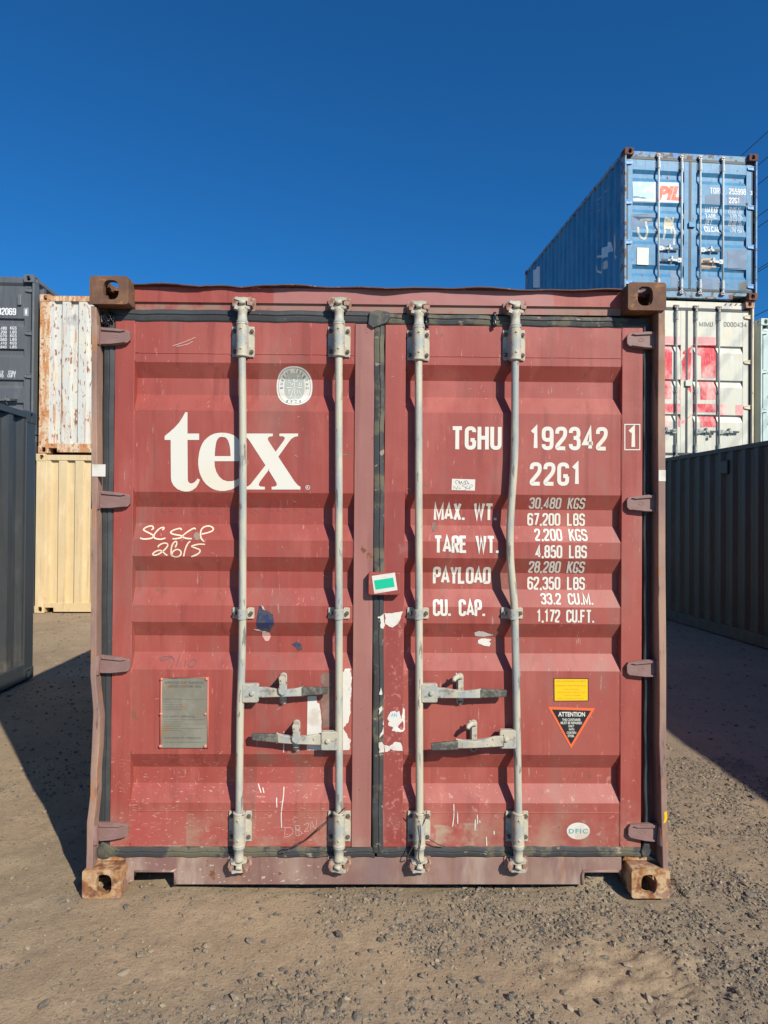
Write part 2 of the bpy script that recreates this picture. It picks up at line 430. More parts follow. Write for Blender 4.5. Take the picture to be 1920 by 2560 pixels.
def hinge_mesh(s_):
    # knuckle axis at x=0; blade goes +x*s
    m = MB()
    m.tube([(0, 0, -.040), (0, 0, .040)], .0175, 14)
    P = [(.004, -.037), (.065, -.036), (.105, -.031), (.128, -.025), (.137, -.015), (.137, .016), (.130, .026), (.104, .030), (.06, .036), (.004, .039)]
    m.prism([(s_ * x, z) for x, z in P], .016, .034)
    P2 = [(.02, .025), (.10, .020), (.118, .024), (.06, .033), (.02, .036)]
    m.prism([(s_ * x, z) for x, z in P2], .009, .017)
    P3 = [(.02, -.027), (.10, -.023), (.12, -.025), (.06, -.033), (.02, -.034)]
    m.prism([(s_ * x, z) for x, z in P3], .009, .017)
    rg = [(s_ * .078 + .011 * math.cos(t * math.pi / 8), .016, .006 * math.sin(t * math.pi / 8)) for t in range(17)]
    m.tube(rg, .0013, 5, caps=False)
    return m
def handle_parts(s_, tilt=.0):
    hub = MB()
    hub.prism([(s_ * x, z) for x, z in rrect(.006, .075, -.039, .039, .008)], -.016, .012)
    hub.tube([(s_ * .048, -.014, 0), (s_ * .048, -.0225, 0), (s_ * .048, -.025, 0)], [.011, .011, .006], 8)
    bar = MB()
    path = [(.06, .0), (.10, .0), (.14, -.002), (.19, -.004), (.235, -.002), (.262, .0)]
    vs = []; hh = [.022, .022, .017, .014, .017, .020]; yy = [-.010, -.010, -.020, -.024, -.018, -.012]; th = [.012, .012, .022, .026, .018, .012]
    for (x, z), h_, y_, t_ in zip(path, hh, yy, th):
        zz = z + tilt * x
        vs += [(s_ * x, y_, zz - h_), (s_ * x, y_, zz + h_), (s_ * x, y_ + t_, zz + h_), (s_ * x, y_ + t_, zz - h_)]
    fs = []
    for i in range(len(path) - 1):
        for k in range(4):
            a = i * 4 + k; b = i * 4 + (k + 1) % 4; fs.append((a, b, b + 4, a + 4))
    fs += [(0, 1, 2, 3), (len(vs) - 1, len(vs) - 2, len(vs) - 3, len(vs) - 4)]
    bar.add(vs, fs)
    z2 = tilt * .26
    grip = MB(); grip.prism([(s_ * .255, z2 - .019), (s_ * .365, z2 - .015 + tilt * .16), (s_ * .369, z2 + .013 + tilt * .16), (s_ * .255, z2 + .018)], -.016, .004)
    return hub, bar, grip
def retainer_mesh(s_, opened):
    m = MB()
    m.prism(rrect(-.0155, .0155, -.068, .068, .015), .026, .034)
    m.prism(rrect(-.011, .012, -.045, .045, .005), .004, .028)
    for z in (-.052, .052): m.tube([(0, .027, z), (0, .018, z), (0, .015, z)], [.0095, .009, .005], 6)
    if opened:
        m.tube([(.004, .012, .054), (-.012, -.004, .062), (-.03, -.022, .055), (-.034, -.03, .046)], [.013, .012, .011, .008], 8)
        m.tube([(-.02, -.012, .062), (-.022, -.014, .078)], .004, 6)
    else:
        m.prism([(-.012, .062), (.014, .062), (.016, .03), (.024, .012), (.018, -.006), (.004, -.014), (-.010, -.004), (-.014, .014), (-.008, .03)], -.036, -.026)
        m.prism([(-.010, .064), (.012, .064), (.012, .05), (-.01, .05)], -.03, .02)
    return m
def corr_wall(length, z0, z1, inset=.003, depth=.036, mirror=1, period=.2755, fr=(.14, .38, .62, .86)):
    """vertical-ribbed sheet along +x, outer face toward -y, outer flats at y=inset"""
    prof = [(0, inset)]
    n = max(1, int(round(length / period))); p = length / n; x = 0
    for i in range(n):
        prof += [(x + p * fr[0], inset), (x + p * fr[1], inset + depth), (x + p * fr[2], inset + depth), (x + p * fr[3], inset)]
        x += p
    prof.append((length, inset))
    mb = MB(); k = len(prof)
    mb.add([(a, b, z0) for a, b in prof] + [(a, b, z1) for a, b in prof], [(i, i + 1, k + i + 1, k + i) for i in range(k - 1)])
    return mb
def door_panel(x0, x1, z0, z1, grooves, th=.0):
    pr = [(z1, YD)]
    for a, b, c, d in grooves: pr += [(a, YD), (b, YD + DEP), (c, YD + DEP), (d, YD)]
    pr.append((z0, YD))
    mb = MB(); k = len(pr)
    nx = 10
    for i in range(nx):
        xa = x0 + (x1 - x0) * i / nx; xb = x0 + (x1 - x0) * (i + 1) / nx
        mb.add([(xa, y, z) for z, y in pr] + [(xb, y, z) for z, y in pr], [(j, j + 1, k + j + 1, k + j) for j in range(k - 1)])
    for a, b, c, d in grooves:
        for x in (x0, x1): mb.add([(x, YD, a), (x, YD + DEP, b), (x, YD + DEP, c), (x, YD, d)], [(0, 1, 2, 3)])
    return mb
# ------------------------------------------------------------------ generic box container
def shell(root, H, P, castmat=None, doors=True, simple=False, near=True, hero=False, L=L20, rear_corr=True, postmat=None, front_corr=False):
    cm = castmat or P; pm = postmat or P
    for sx in (0, 1):
        for sy in (0, 1):
            for sz in (0, 1):
                if hero and sy == 0: continue
                me = casting_mesh(1 if sx == 0 else -1, 1 if sy == 0 else -1, -1 if sz == 0 else 1, cm)
                obj('corner_casting', me, None, root, (W * sx, L * sy, .118 if sz == 0 else H - .118))
    # rails, walls
    for sx in (0, 1):
        x0, x1 = (.006, .066) if sx == 0 else (W - .066, W - .006)
        obj('top_side_rail', MB().box(x0, x1, .178, L - .178, H - .075, H - .015), pm, root, bevel=.004)
        b = MB().box(x0, x1, .178, L - .178, .02, .165)
        b.box((.004 if sx == 0 else W - .02), (.02 if sx == 0 else W - .004), .178, L - .178, .012, .03)
        obj('bottom_side_rail', b, pm, root, bevel=.004)
        wl = corr_wall(L - .36, .16, H - .07, inset=0)
        if sx == 0: T = Matrix(((0, 1, 0, .016), (-1, 0, 0, L - .18), (0, 0, 1, 0), (0, 0, 0, 1)))
        else: T = Matrix(((0, -1, 0, W - .016), (1, 0, 0, .18), (0, 0, 1, 0), (0, 0, 0, 1)))
        me = wl.mesh('side_wall'); xy(me, T)
        obj('side_wall', me, P, root)
        for sy in (0, 1):
            if hero and sy == 0: continue
            xa, xb = (.004, .07) if sx == 0 else (W - .07, W - .004)
            if sy == 0:
                if doors:
                    q = MB().box(*((.004, .034) if sx == 0 else (W - .034, W - .004)), .012, .18, .116, H - .116)
                    q.box(*((.034, .09) if sx == 0 else (W - .09, W - .034)), .12, .18, .116, H - .116)
                else: q = MB().box(*((.004, .16) if sx == 0 else (W - .16, W - .004)), .006, .18, .116, H - .116)
            else: q = MB().box(*((.004, .14) if sx == 0 else (W - .14, W - .004)), L - .18, L - .006, .116, H - .116)
            obj('corner_post', q, pm, root, bevel=.004)
    # roof with shallow ribs
    rm = MB(); n = 22; zt = H - .012; pr = [(.12, zt - .01)]
    for i in range(n):
        y = .2 + (L - .4) * i / n; d = (L - .4) / n
        pr += [(y, zt - .018), (y + d * .25, zt - .018), (y + d * .4, zt), (y + d * .85, zt)]
    pr += [(L - .12, zt - .01)]; k = len(pr)
    rm.add([(.03, y, z) for y, z in pr] + [(W - .03, y, z) for y, z in pr], [(i, k + i, k + i + 1, i + 1) for i in range(k - 1)])
    obj('roof', rm, P, root)
    obj('floor', MB().box(.05, W - .05, .13, L - .1, .13, .16), pm, root)
    def end(yflip, ybase):
        wl = corr_wall(W - .31, .15, H - .1, inset=0, depth=.042, period=.262, fr=(.25, .32, .68, .78))
        me = wl.mesh('end_wall')
        if yflip: T = Matrix(((-1, 0, 0, W - .155), (0, -1, 0, ybase), (0, 0, 1, 0), (0, 0, 0, 1)))
        else: T = Matrix(((1, 0, 0, .155), (0, 1, 0, ybase), (0, 0, 1, 0), (0, 0, 0, 1)))
        xy(me, T); obj('end_wall', me, P, root)
        ya, yb = (L - .13, L - .012) if yflip else (.012, .13)
        obj('end_header', MB().box(.162, W - .162, ya, yb, H - .105, H - .018), pm, root, bevel=.004)
        if yflip: obj('end_sill', MB().box(.162, W - .162, ya, yb, .03, .16), pm, root, bevel=.004)
        else:
            q = MB().box(.30, W - .30, ya, yb, .018, .1605); q.box(.162, .3, ya, yb, .085, .16); q.box(W - .3, W - .162, ya, yb, .085, .16)
            obj('end_sill', q, pm, root, bevel=.004)
    end(True, L - .014)
    if not doors: end(False, .02)
def door_end(root, H, P, steel, dark, hingemat, grooves=TRAP, rods=RODX, handles='trap', top=None, lockbox=True, H0=2.591, zs=1.0, gasketmat=None, sillmat=None):
    """non-hero doors with gear; returns the two door objects"""
    k = (H - .17) / (H0 - .17)
    Z = lambda z: z if z < .6 else .6 + (z - .6) * (H - .6) / (H0 - .6)
    gasket = gasketmat or dark
    obj('door_header', MB().box(.162, W - .162, .07, .17, Z(2.475), H - .02), sillmat or P, root, bevel=.003)
    q = MB().box(.42, W - .42, .07, .17, .018, .134); q.box(.162, .42, .07, .17, .078, .134); q.box(W - .42, W - .162, .07, .17, .078, .134)
    obj('door_sill', q, sillmat or P, root, bevel=.003)
    gs = MB().box(.05, W - .05, .064, .1, Z(2.425), Z(2.475)); gs.box(.05, W - .05, .064, .1, .134, .182)
    gs.box(.045, .085, .064, .1, .182, Z(2.425)); gs.box(W - .08, W - .045, .064, .1, .182, Z(2.425)); gs.box(1.195, 1.24, .063, .1, .182, Z(2.425))
    obj('door_gasket', gs, gasket, root, bevel=.005)
    G = [tuple(Z(z) for z in g) for g in grooves]
    ds = []
    for i in range(2):
        x0, x1 = DX[i]; p0, p1 = PX[i]
        d = MB().box(x0, p0, YD - .004, YD + .04, .182, Z(2.425)); d.box(p1, x1, YD - .004, YD + .04, .182, Z(2.425))
        fr = obj('door', d, P, root, bevel=.002)
        ds.append(fr)
        obj('door_panel', door_panel(p0, p1, .182, Z(2.425), G), P, fr)
        for rx in rods[2 * i:2 * i + 2]:
            obj('locking_bar', MB().cyl((rx, .034, .15), (rx, .034, Z(2.45)), .0165, 10), steel, fr)
            for z in (.262, Z(2.34)): obj('bar_bracket', cached(('brk', steel.name), lambda: obj_mesh(bracket_mesh(), steel)), None, fr, (rx, .036, z))
            obj('bar_clamp', cached(('clp', steel.name), lambda: obj_mesh(clamp_mesh(), steel)), None, fr, (rx, .036, Z(1.177)))
            for u, z in ((1, Z(2.41)), (-1, .19)):
                obj('cam', cached(('cam', u, steel.name), lambda: obj_mesh(cam_mesh(u), steel)), None, fr, (rx, .034, z))
                obj('cam_keeper', cached(('kp', u, cm_rust.name), lambda: obj_mesh(keeper_mesh(u), cm_rust)), None, fr, (rx, .034, z))
        hz = (2.355, 1.655, .955, .25)
        for z in hz:
            s_ = 1 if i == 0 else -1
            obj('hinge', cached(('hg', s_, hingemat.name), lambda: obj_mesh(hinge_mesh(s_), hingemat)), None, fr, (.022 if i == 0 else W - .022, .03, Z(z)))
        if handles == 'trap': hh = ((0, 1, .86), (1, -1, .66))
        else: hh = ((0, 1, .56), (1, 1 if i else -1, .56))
        for j, s_, z in hh:
            hb = cached(('hub', s_, steel.name), lambda: obj_mesh(handle_parts(s_)[0], steel))
            ba = cached(('bar', s_, steel.name), lambda: obj_mesh(handle_parts(s_)[1], steel))
            gr = cached(('grp', s_, dark.name), lambda: obj_mesh(handle_parts(s_)[2], dark))
            rx = rods[2 * i + j]
            obj('handle_hub', hb, None, fr, (rx, .034, z)); obj('handle', ba, None, fr, (rx, .034, z)); obj('handle_grip', gr, None, fr, (rx, .034, z))
            obj('handle_retainer', cached(('ret', s_, steel.name), lambda: obj_mesh(retainer_mesh(s_, False), steel)), None, fr, (rx + s_ * .19, .036, z))
    if lockbox:
        obj('lock_box', MB().prism(rrect(1.185, 1.30, Z(1.26), Z(1.35), .008), .03, .066), P, ds[1], bevel=.003)
    return ds, G
def obj_mesh(mb, material):
    me = mb.mesh('part'); me.materials.append(material); return me
# ------------------------------------------------------------------ material library
def paint(name, base, pale, seed=0, rust=.0, dust=.5, rough=.5, rustzone=None, extra=(), chips=True, _c=.45):
    ly = [dict(col=pale, scale=1.6, lo=.38, hi=.66, stretch=(1, 1, .6), amt=.7, seed=seed), dict(col=tuple(c * 1.25 + .02 for c in pale), scale=4.5, lo=.5, hi=.72, stretch=(1.3, 1, .35), amt=.5, detail=7, seed=seed + 7),
          dict(col=pale, scale=14, lo=.5, hi=.8, stretch=(3, 3, .12), amt=.5, seed=seed),
          dict(col=tuple(c * .72 for c in base), scale=9, lo=.52, hi=.72, stretch=(2.5, 2, .14), amt=.55, seed=seed + 4)]
    if chips:
        ly.append(dict(col=(.62, .46, .40), scale=70, lo=.69, hi=.73, stretch=(.5, 1, 1.2), amt=_c, zone=(None, None, None, .75, .25), seed=seed))
        ly.append(dict(col=tuple(min(1, c * 1.6 + .05) for c in base), scale=30, lo=.69, hi=.72, stretch=(1, 1, .5), amt=.5, seed=seed + 2))
    ly.append(dict(col=DUST, scale=6, lo=.35, hi=.75, amt=dust, zone=(None, None, None, .30, .16), seed=seed))
    if rust:
        ly.append(dict(col=RUST, scale=11, lo=.66 - rust * .2, hi=.70 - rust * .18, detail=6, rough=.9, seed=seed + 9))
        ly.append(dict(col=RUSTL, scale=7, lo=.60 - rust * .15, hi=.72, stretch=(3, 3, .25), amt=.45, rough=.85, seed=seed + 5))
    ly += list(extra)
    return mat(name, base, rough, 0, ly, bump=[(2.4, .011, 3, 'n'), (160, .0004, 3, 'n')])
RED, PALE = (.305, .056, .043), (.36, .092, .070)
BR, DK = (.42, .075, .065), (.29, .055, .050)
def zx(u0, u1, v0, v1, ly=.07):
    a = M(u0, v1, ly); b = M(u1, v0, ly); return (a[0], b[0], a[1], b[1], .003)
m_red = paint('red_paint', RED, PALE, 0, dust=.7, rough=.55, extra=[
    dict(col=(.20, .085, .045), scale=17, lo=.665, hi=.70, detail=7, amt=.8), dict(col=(.22, .15, .12), scale=3.2, lo=.52, hi=.70, stretch=(1.6, 1, .4), amt=.38, detail=8, seed=11),
    dict(col=(.46, .30, .25), scale=38, lo=.66, hi=.70, stretch=(2.6, 1, .35), amt=.5, seed=13),
    dict(col=(.37, .075, .062), zone=zx(327, 466, 2029, 2112), amt=.75, wob=.004),
    dict(col=(.37, .075, .065), zone=zx(640, 735, 1886, 2090), amt=.6, wob=.006),
    dict(col=(.21, .06, .045), scale=8, lo=.42, hi=.6, zone=zx(585, 640, 1700, 2110), amt=.5, wob=.01),
    dict(col=(.22, .12, .09), scale=16, lo=.45, hi=.62, zone=zx(640, 880, 1880, 1925), amt=.6, wob=.01),
    dict(col=(.58, .38, .32), scale=95, lo=.625, hi=.66, stretch=(.4, 1, 1.6), amt=.55, zone=(.08, 1.12, .17, .56, .06), seed=3),
    dict(col=(.24, .042, .038), zone=zx(959, 1011, 1230, 2110), amt=.55, wob=.012),
    dict(col=(.33, .11, .10), scale=5, lo=.5, hi=.58, zone=zx(975, 1025, 1240, 1400), amt=.8, wob=.02),
    dict(col=(.52, .22, .20), scale=50, lo=.56, hi=.66, zone=zx(955, 1030, 1560, 2110), amt=.55, seed=5),
    dict(col=DUST, scale=9, lo=.4, hi=.6, zone=zx(1085, 1190, 2060, 2112), amt=.8, wob=.03),
    dict(col=(.50, .30, .27), scale=26, lo=.6, hi=.68, zone=(1.24, 2.36, .17, .5, .08), amt=.5, seed=8)])
m_pink = paint('faded_pink_paint', (.30, .120, .102), (.36, .160, .135), 3, rust=.06, dust=.4)
m_header = paint('header_paint', RED, PALE, 6, dust=0, chips=False, extra=[
    dict(col=(.36, .145, .13), zone=(*zx(682, 1384, 600, 900)[:2], None, None, .006), amt=.9, wob=.012),
    dict(col=(.30, .19, .14), scale=12, lo=.3, hi=.55, zone=(None, None, None, 2.507, .006), amt=.8, wob=.004),
    dict(col=(.33, .12, .06), scale=13, lo=.62, hi=.68, zone=(1.2, 2.1, None, None, .1), amt=.9, detail=7)])
m_sill = paint('sill_paint', (.215, .115, .100), (.29, .175, .15), 9, rust=.03, dust=.35, extra=[
    dict(col=(.60, .46, .38), scale=60, lo=.62, hi=.66, stretch=(.6, 1, 1.3), amt=.8, zone=(.1, 1.0, None, None, .2)),
    dict(col=(.45, .36, .29), scale=5, lo=.52, hi=.7, amt=.6, stretch=(1.5, 1, .4)),
    dict(col=(.20, .14, .14), zone=(*zx(925, 985, 600, 900)[:2], None, None, .03), amt=.45)])
m_hinge = mat('hinge_paint', (.225, .130, .115), .6, 0, [dict(col=(.29, .175, .16), scale=20, lo=.4, hi=.7, amt=.6), dict(col=RUST, scale=45, lo=.68, hi=.72, amt=.7), dict(col=(.45, .30, .22), scale=18, lo=.62, hi=.7, amt=.6)], bump=[(60, .0006, 3, 'n')])
m_strip = mat('post_paint', (.25, .155, .13), .75, 0, [dict(col=(.38, .24, .17), scale=6, lo=.4, hi=.65, stretch=(1, 1, .3)), dict(col=(.40, .17, .07), scale=18, lo=.60, hi=.66, stretch=(1.5, 1, .5), amt=.8), dict(col=(.10, .07, .06), scale=16, lo=.60, hi=.68, stretch=(1.5, 1, .3), amt=.75), dict(col=(.24, .13, .07), scale=10, lo=.4, hi=.6, zone=(None, None, 2.2, None, .1), amt=.8)], bump=[(40, .0015, 5, 'n')])
m_postred = paint('post_inner_paint', (.24, .07, .065), (.3, .1, .09), 12, rust=.08, dust=.5)
m_cast = mat('casting_rust', (.13, .065, .042), .85, 0, [dict(col=(.20, .10, .055), scale=9, lo=.4, hi=.65), dict(col=(.09, .045, .03), scale=16, lo=.58, hi=.7, amt=.8), dict(col=(.36, .17, .07), scale=24, lo=.58, hi=.68, amt=.7), dict(col=(.33, .28, .23), scale=22, lo=.70, hi=.73, amt=.5)], bump=[(45, .002, 6, 'n'), (200, .0006, 3, 'n')])
m_castlow = mat('casting_dusty_rust', (.38, .205, .095), .9, 0, [dict(col=(.50, .35, .20), scale=14, lo=.44, hi=.60, detail=7), dict(col=(.15, .055, .025), scale=17, lo=.50, hi=.60, amt=.9, detail=8), dict(col=(.28, .10, .035), scale=30, lo=.52, hi=.62, amt=.85, detail=6), dict(col=(.24, .11, .10), scale=8, lo=.60, hi=.64, amt=.7, detail=6), dict(col=(.06, .04, .03), scale=13, lo=.64, hi=.70, amt=.8)], bump=[(40, .002, 6, 'n'), (180, .0007, 3, 'n')])
m_steel = mat('galvanised_bar', (.48, .45, .35), .55, 0, [dict(col=(.30, .33, .33), scale=9, lo=.42, hi=.62, stretch=(2, 2, .45), detail=8, amt=.85), dict(col=(.62, .54, .40), scale=5, lo=.5, hi=.7, stretch=(2, 2, .4), amt=.8), dict(col=(.14, .13, .12), scale=30, lo=.585, hi=.65, stretch=(1.5, 1, .3), amt=.8, detail=8), dict(col=(.38, .14, .08), scale=17, lo=.70, hi=.73, stretch=(1, 1, .3), amt=.6)], bump=[(60, .0007, 3, 'n')])
m_cream = mat('cream_bracket', (.47, .43, .33), .6, 0, [dict(col=(.34, .36, .34), scale=16, lo=.42, hi=.62, detail=7), dict(col=(.25, .19, .14), scale=34, lo=.56, hi=.64, amt=.75, detail=8), dict(col=RUST, scale=45, lo=.64, hi=.68, amt=.85)], bump=[(70, .0008, 4, 'n')])
cm_rust = mat('keeper_rust', (.27, .16, .12), .85, 0, [dict(col=(.45, .27, .22), scale=25, lo=.45, hi=.6), dict(col=RUST, scale=30, lo=.5, hi=.6, seed=4, amt=.8)], bump=[(80, .0015, 5, 'n')])
m_rubber = mat('gasket_rubber', (.035, .036, .04), .55, 0, [dict(col=(.055, .06, .06), scale=6, lo=.4, hi=.7), dict(col=(.30, .27, .23), scale=60, lo=.71, hi=.74, amt=.6)], bump=[(30, .001, 3, 'n')])
m_rubberd = mat('dirty_gasket_rubber', (.042, .042, .042), .7, 0, [dict(col=(.115, .105, .07), scale=5, lo=.49, hi=.56, detail=5), dict(col=(.04, .045, .055), scale=10, lo=.56, hi=.6, amt=.8), dict(col=(.33, .26, .20), scale=24, lo=.62, hi=.67, stretch=(.5, 1, 1), amt=.8)], bump=[(40, .002, 5, 'n')])
m_grip = mat('handle_grip_rubber', (.075, .075, .065), .7, 0, [dict(col=(.17, .16, .13), scale=40, lo=.45, hi=.65), dict(col=(.05, .05, .05), scale=60, lo=.6, hi=.7)], bump=[(90, .001, 3, 'n')])
m_white = mat('white_lettering', (.68, .655, .58), .55, 0, [dict(col=(.70, .62, .48), scale=5, lo=.5, hi=.7, amt=.6), dict(col=(.45, .2, .17), scale=60, lo=.71, hi=.74, amt=.8)])
m_chalk = mat('chalk', (.78, .62, .46), .9); m_pencil = mat('marker', (.13, .09, .09), .8); m_scr = mat('scratch', (.62, .36, .31), .9)
m_paper = mat('white_sticker', (.66, .63, .57), .6, 0, [dict(col=(.50, .42, .33), scale=11, lo=.5, hi=.68, amt=.7, detail=7), dict(col=(.36, .22, .18), scale=60, lo=.68, hi=.71, amt=.4)], bump=[(25, .0008, 3, 'n')])
m_resid = mat('sticker_residue', (.20, .115, .09), .8, 0, [dict(col=(.28, .16, .13), scale=20, lo=.4, hi=.65)])
m_navy = mat('navy_residue', (.022, .035, .10), .7, 0, [dict(col=(.06, .06, .07), scale=30, lo=.5, hi=.6)])
m_green = mat('green_print', (.0, .48, .27), .5); m_yellow = mat('yellow_sticker', (.80, .50, .003), .5); m_ylw2 = mat('yellow_faint_print', (.62, .38, .01), .6)
m_orange = mat('orange_print', (.85, .14, .04), .5); m_black = mat('black_print', (.014, .014, .018), .5); m_print = mat('grey_green_print', (.20, .27, .25), .6)
m_ovalgrey = mat('oval_grey_print', (.38, .41, .37), .6); m_teal = mat('teal_print', (.10, .36, .34), .6); m_sky = mat('blue_print', (.12, .42, .75), .6)
m_ink = mat('ink', (.12, .12, .13), .7)
m_plate = mat('data_plate', (.25, .23, .18), .5, .3, [dict(col=(.30, .29, .23), scale=9, lo=.4, hi=.6), dict(col=(.36, .20, .08), scale=16, lo=.6, hi=.68, amt=.7)], bump=[(120, .0006, 3, 'n')])
m_platetxt = mat('plate_etching', (.10, .10, .085), .7); m_pframe = mat('plate_paint_edge', (.60, .22, .16), .6)
m_wire = mat('seal_wire', (.07, .045, .035), .6); m_tape = mat('black_tape', (.015, .015, .017), .25)
m_boltr = mat('rusty_bolt', (.12, .07, .055), .8)
# ------------------------------------------------------------------ hero: red container
mx_, my_, ma_ = MAIN_O
R = thing('shipping_container', 'faded red container with closed doors, big white tex lettering and number TGHU 192342', 'shipping container', (mx_, my_, 0), ma_, 'containers standing in the yard')
H1 = 2.591
surf = make_surf(TRAP)
shell(R, H1, m_red, castmat=m_cast, hero=True, postmat=m_postred)
# racked front frame: measured corner positions
cx_tl, cx_tr, cx_bl, cx_br = .001, 2.424, -.003, 2.450
obj('corner_casting', casting_mesh(1, 1, 1, m_cast), None, R, (cx_tl, 0, H1 - .118))
o = obj('corner_casting', casting_mesh(-1, 1, 1, m_cast), None, R, (cx_tr, 0, H1 - .118))
obj('corner_casting', casting_mesh(1, 1, -1, m_castlow), None, R, (cx_bl, 0, .118))
obj('corner_casting', casting_mesh(-1, 1, -1, m_castlow), None, R, (cx_br, 0, .118))
def sweep_strip(pts, y0, y1):
    """pts: (xl,xr,z)"""
    mb = MB(); vs = []
    for xl, xr, z in pts: vs += [(xl, y0, z), (xr, y0, z), (xr, y1, z), (xl, y1, z)]
    n = len(pts); fs = [(0, 3, 2, 1), tuple(4 * (n - 1) + k for k in range(4))]
    for i in range(n - 1):
        for k in range(4):
            a = 4 * i + k; b = 4 * i + (k + 1) % 4; fs.append((a, b, b + 4, a + 4))
    return mb.add(vs, fs)
def SP(lst, ly=.016): return [(M(a, v, ly)[0], M(b, v, ly)[0], M(a, v, ly)[1]) for a, b, v in lst]
lp = SP([(228, 242, 766), (229, 243, 830), (229, 242, 1000), (229, 244, 1160), (229, 245, 1222), (230, 242, 1280), (228, 242, 1400), (228, 242, 1520), (227, 241, 1640), (226, 240, 1690), (229, 243, 1725), (233, 249, 1775), (233, 251, 1800), (230, 248, 1870), (227, 243, 1930), (226, 243, 1985), (221, 239, 2030), (218, 236, 2055), (217, 233, 2120), (216, 232, 2165), (215, 231, 2190)])
lp = [(a + random.uniform(-.0008, .0008), b + random.uniform(-.0012, .0012), z) for a, b, z in lp]
obj('corner_post', sweep_strip(lp[::-1], .012, .10), m_strip, R, bevel=.003, fix=True)
rp = SP([(1645, 1662, 770), (1645, 1662, 850), (1644, 1662, 1000), (1644, 1663, 1120), (1645, 1663, 1240), (1645, 1663, 1400), (1645, 1664, 1500), (1647, 1665, 1640), (1648, 1665, 1700), (1648, 1665, 1800), (1647, 1665, 1860), (1651, 1665, 1950), (1652, 1667, 2020), (1655, 1669, 2120), (1657, 1671, 2190)])
obj('corner_post', sweep_strip(rp[::-1], .012, .10), m_strip, R, bevel=.003, fix=True)
# inner webs of the corner posts
q = MB().box(.030, .088, .112, .18, .116, 2.475); obj('post_web', q, m_postred, R)
q = MB().box(2.352, 2.432, .101, .18, .116, 2.475); obj('post_web', q, m_postred, R)
# header: upper face, sloping lower lip
hd = MB()
pr = [(.172, 2.573), (.074, 2.573), (.074, 2.508), (.084, 2.504), (.086, 2.474), (.172, 2.474)]
nx = 1; vs = [(.163, y, z) for y, z in pr] + [(2.262, y, z) for y, z in pr]; k = len(pr)
hd.add(vs, [(i, (i + 1) % k, k + (i + 1) % k, k + i) for i in range(k)] + [tuple(range(k - 1, -1, -1)), tuple(range(k, 2 * k))])
obj('door_header', hd, m_header, R, fix=True)
lip = []
for i in range(90):
    x = .166 + (2.255 - .166) * i / 89
    dz = .004 * math.sin(x * 9) + .003 * math.sin(x * 23 + 1) + random.uniform(-.001, .001)
    if .45 < x < .75: dz -= .010 * math.exp(-((x - .62) / .05) ** 2) - .004
    lip.append((x, .052 + .006 * math.sin(x * 14), 2.577 + dz * .8))
m_edge = mat('roof_edge_paint', (.10, .045, .035), .7, 0, [dict(col=(.08, .04, .035), scale=20, lo=.45, hi=.6), dict(col=(.4, .25, .2), scale=30, lo=.6, hi=.7)])
mb = MB()
for i in range(89):
    a, b = lip[i], lip[i + 1]
    mb.add([(a[0], a[1], a[2]), (b[0], b[1], b[2]), (b[0], .11, 2.584), (a[0], .11, 2.584), (a[0], a[1], a[2] - .0045), (b[0], b[1], b[2] - .0045), (b[0], .11, 2.5735), (a[0], .11, 2.5735)],
           [(0, 1, 2, 3), (7, 6, 5, 4), (4, 5, 1, 0)])
obj('roof_edge', mb, m_edge, R, fix=False)
# sill with fork notches
nl0, nl1 = M(337, 2180)[0], M(434, 2180)[0]; nr0, nr1 = M(1461, 2180)[0], M(1548, 2180)[0]
zn, zb, ztp = M(600, 2180)[1], .021, .137
sill = [(.150, ztp), (2.270, ztp), (2.270, .06), (nr1 - .012, zn), (nr0 + .008, zn), (nr0, zn - .008), (nr0 - .001, zb), (nl1 + .001, zb), (nl1, zn - .008), (nl1 - .008, zn), (nl0, zn), (nl0 - .006, zn - .012), (.185, .035), (.150, .02)]
s1 = MB().prism(sill, .07, .078); obj('door_sill', s1, m_sill, R, bevel=.0015)
s2 = MB(); 
s2.tube([(nl0, .068, zn + .004), (nl1 + .004, .068, zn + .004), (nl1 + .006, .068, zn - .01), (nl1 + .006, .068, zb)], .005, 6)
s2.tube([(nr1 - .01, .068, zn + .005), (nr0 - .006, .068, zn + .005), (nr0 - .01, .068, zn - .01), (nr0 - .01, .068, zb)], .006, 6)
s2.box(nl1, nl1 + .006, .078, .19, zb, zn + .008); s2.box(nr0 - .006, nr0, .078, .19, zb, zn + .008)
s2.box(nl0, nl1, .078, .19, zn, zn + .006); s2.box(nr0, nr1, .078, .19, zn, zn + .006); s2.box(.15, 2.27, .079, .19, ztp - .004, ztp)
obj('notch_flange', s2, m_sill, R)
# collars between casting and post at the foot (rusty shoulder)
m_shoulder = m_castlow
obj('post_shoulder', MB().prism([(.026, .12), (.172, .12), (.165, .146), (.060, .15), (.026, .20)], .072, .11), m_shoulder, R, bevel=.003)
obj('post_shoulder', MB().prism([(2.275, .12), (2.43, .12), (2.375, .15), (2.36, .148), (2.285, .14)], .074, .11), m_shoulder, R, bevel=.003)
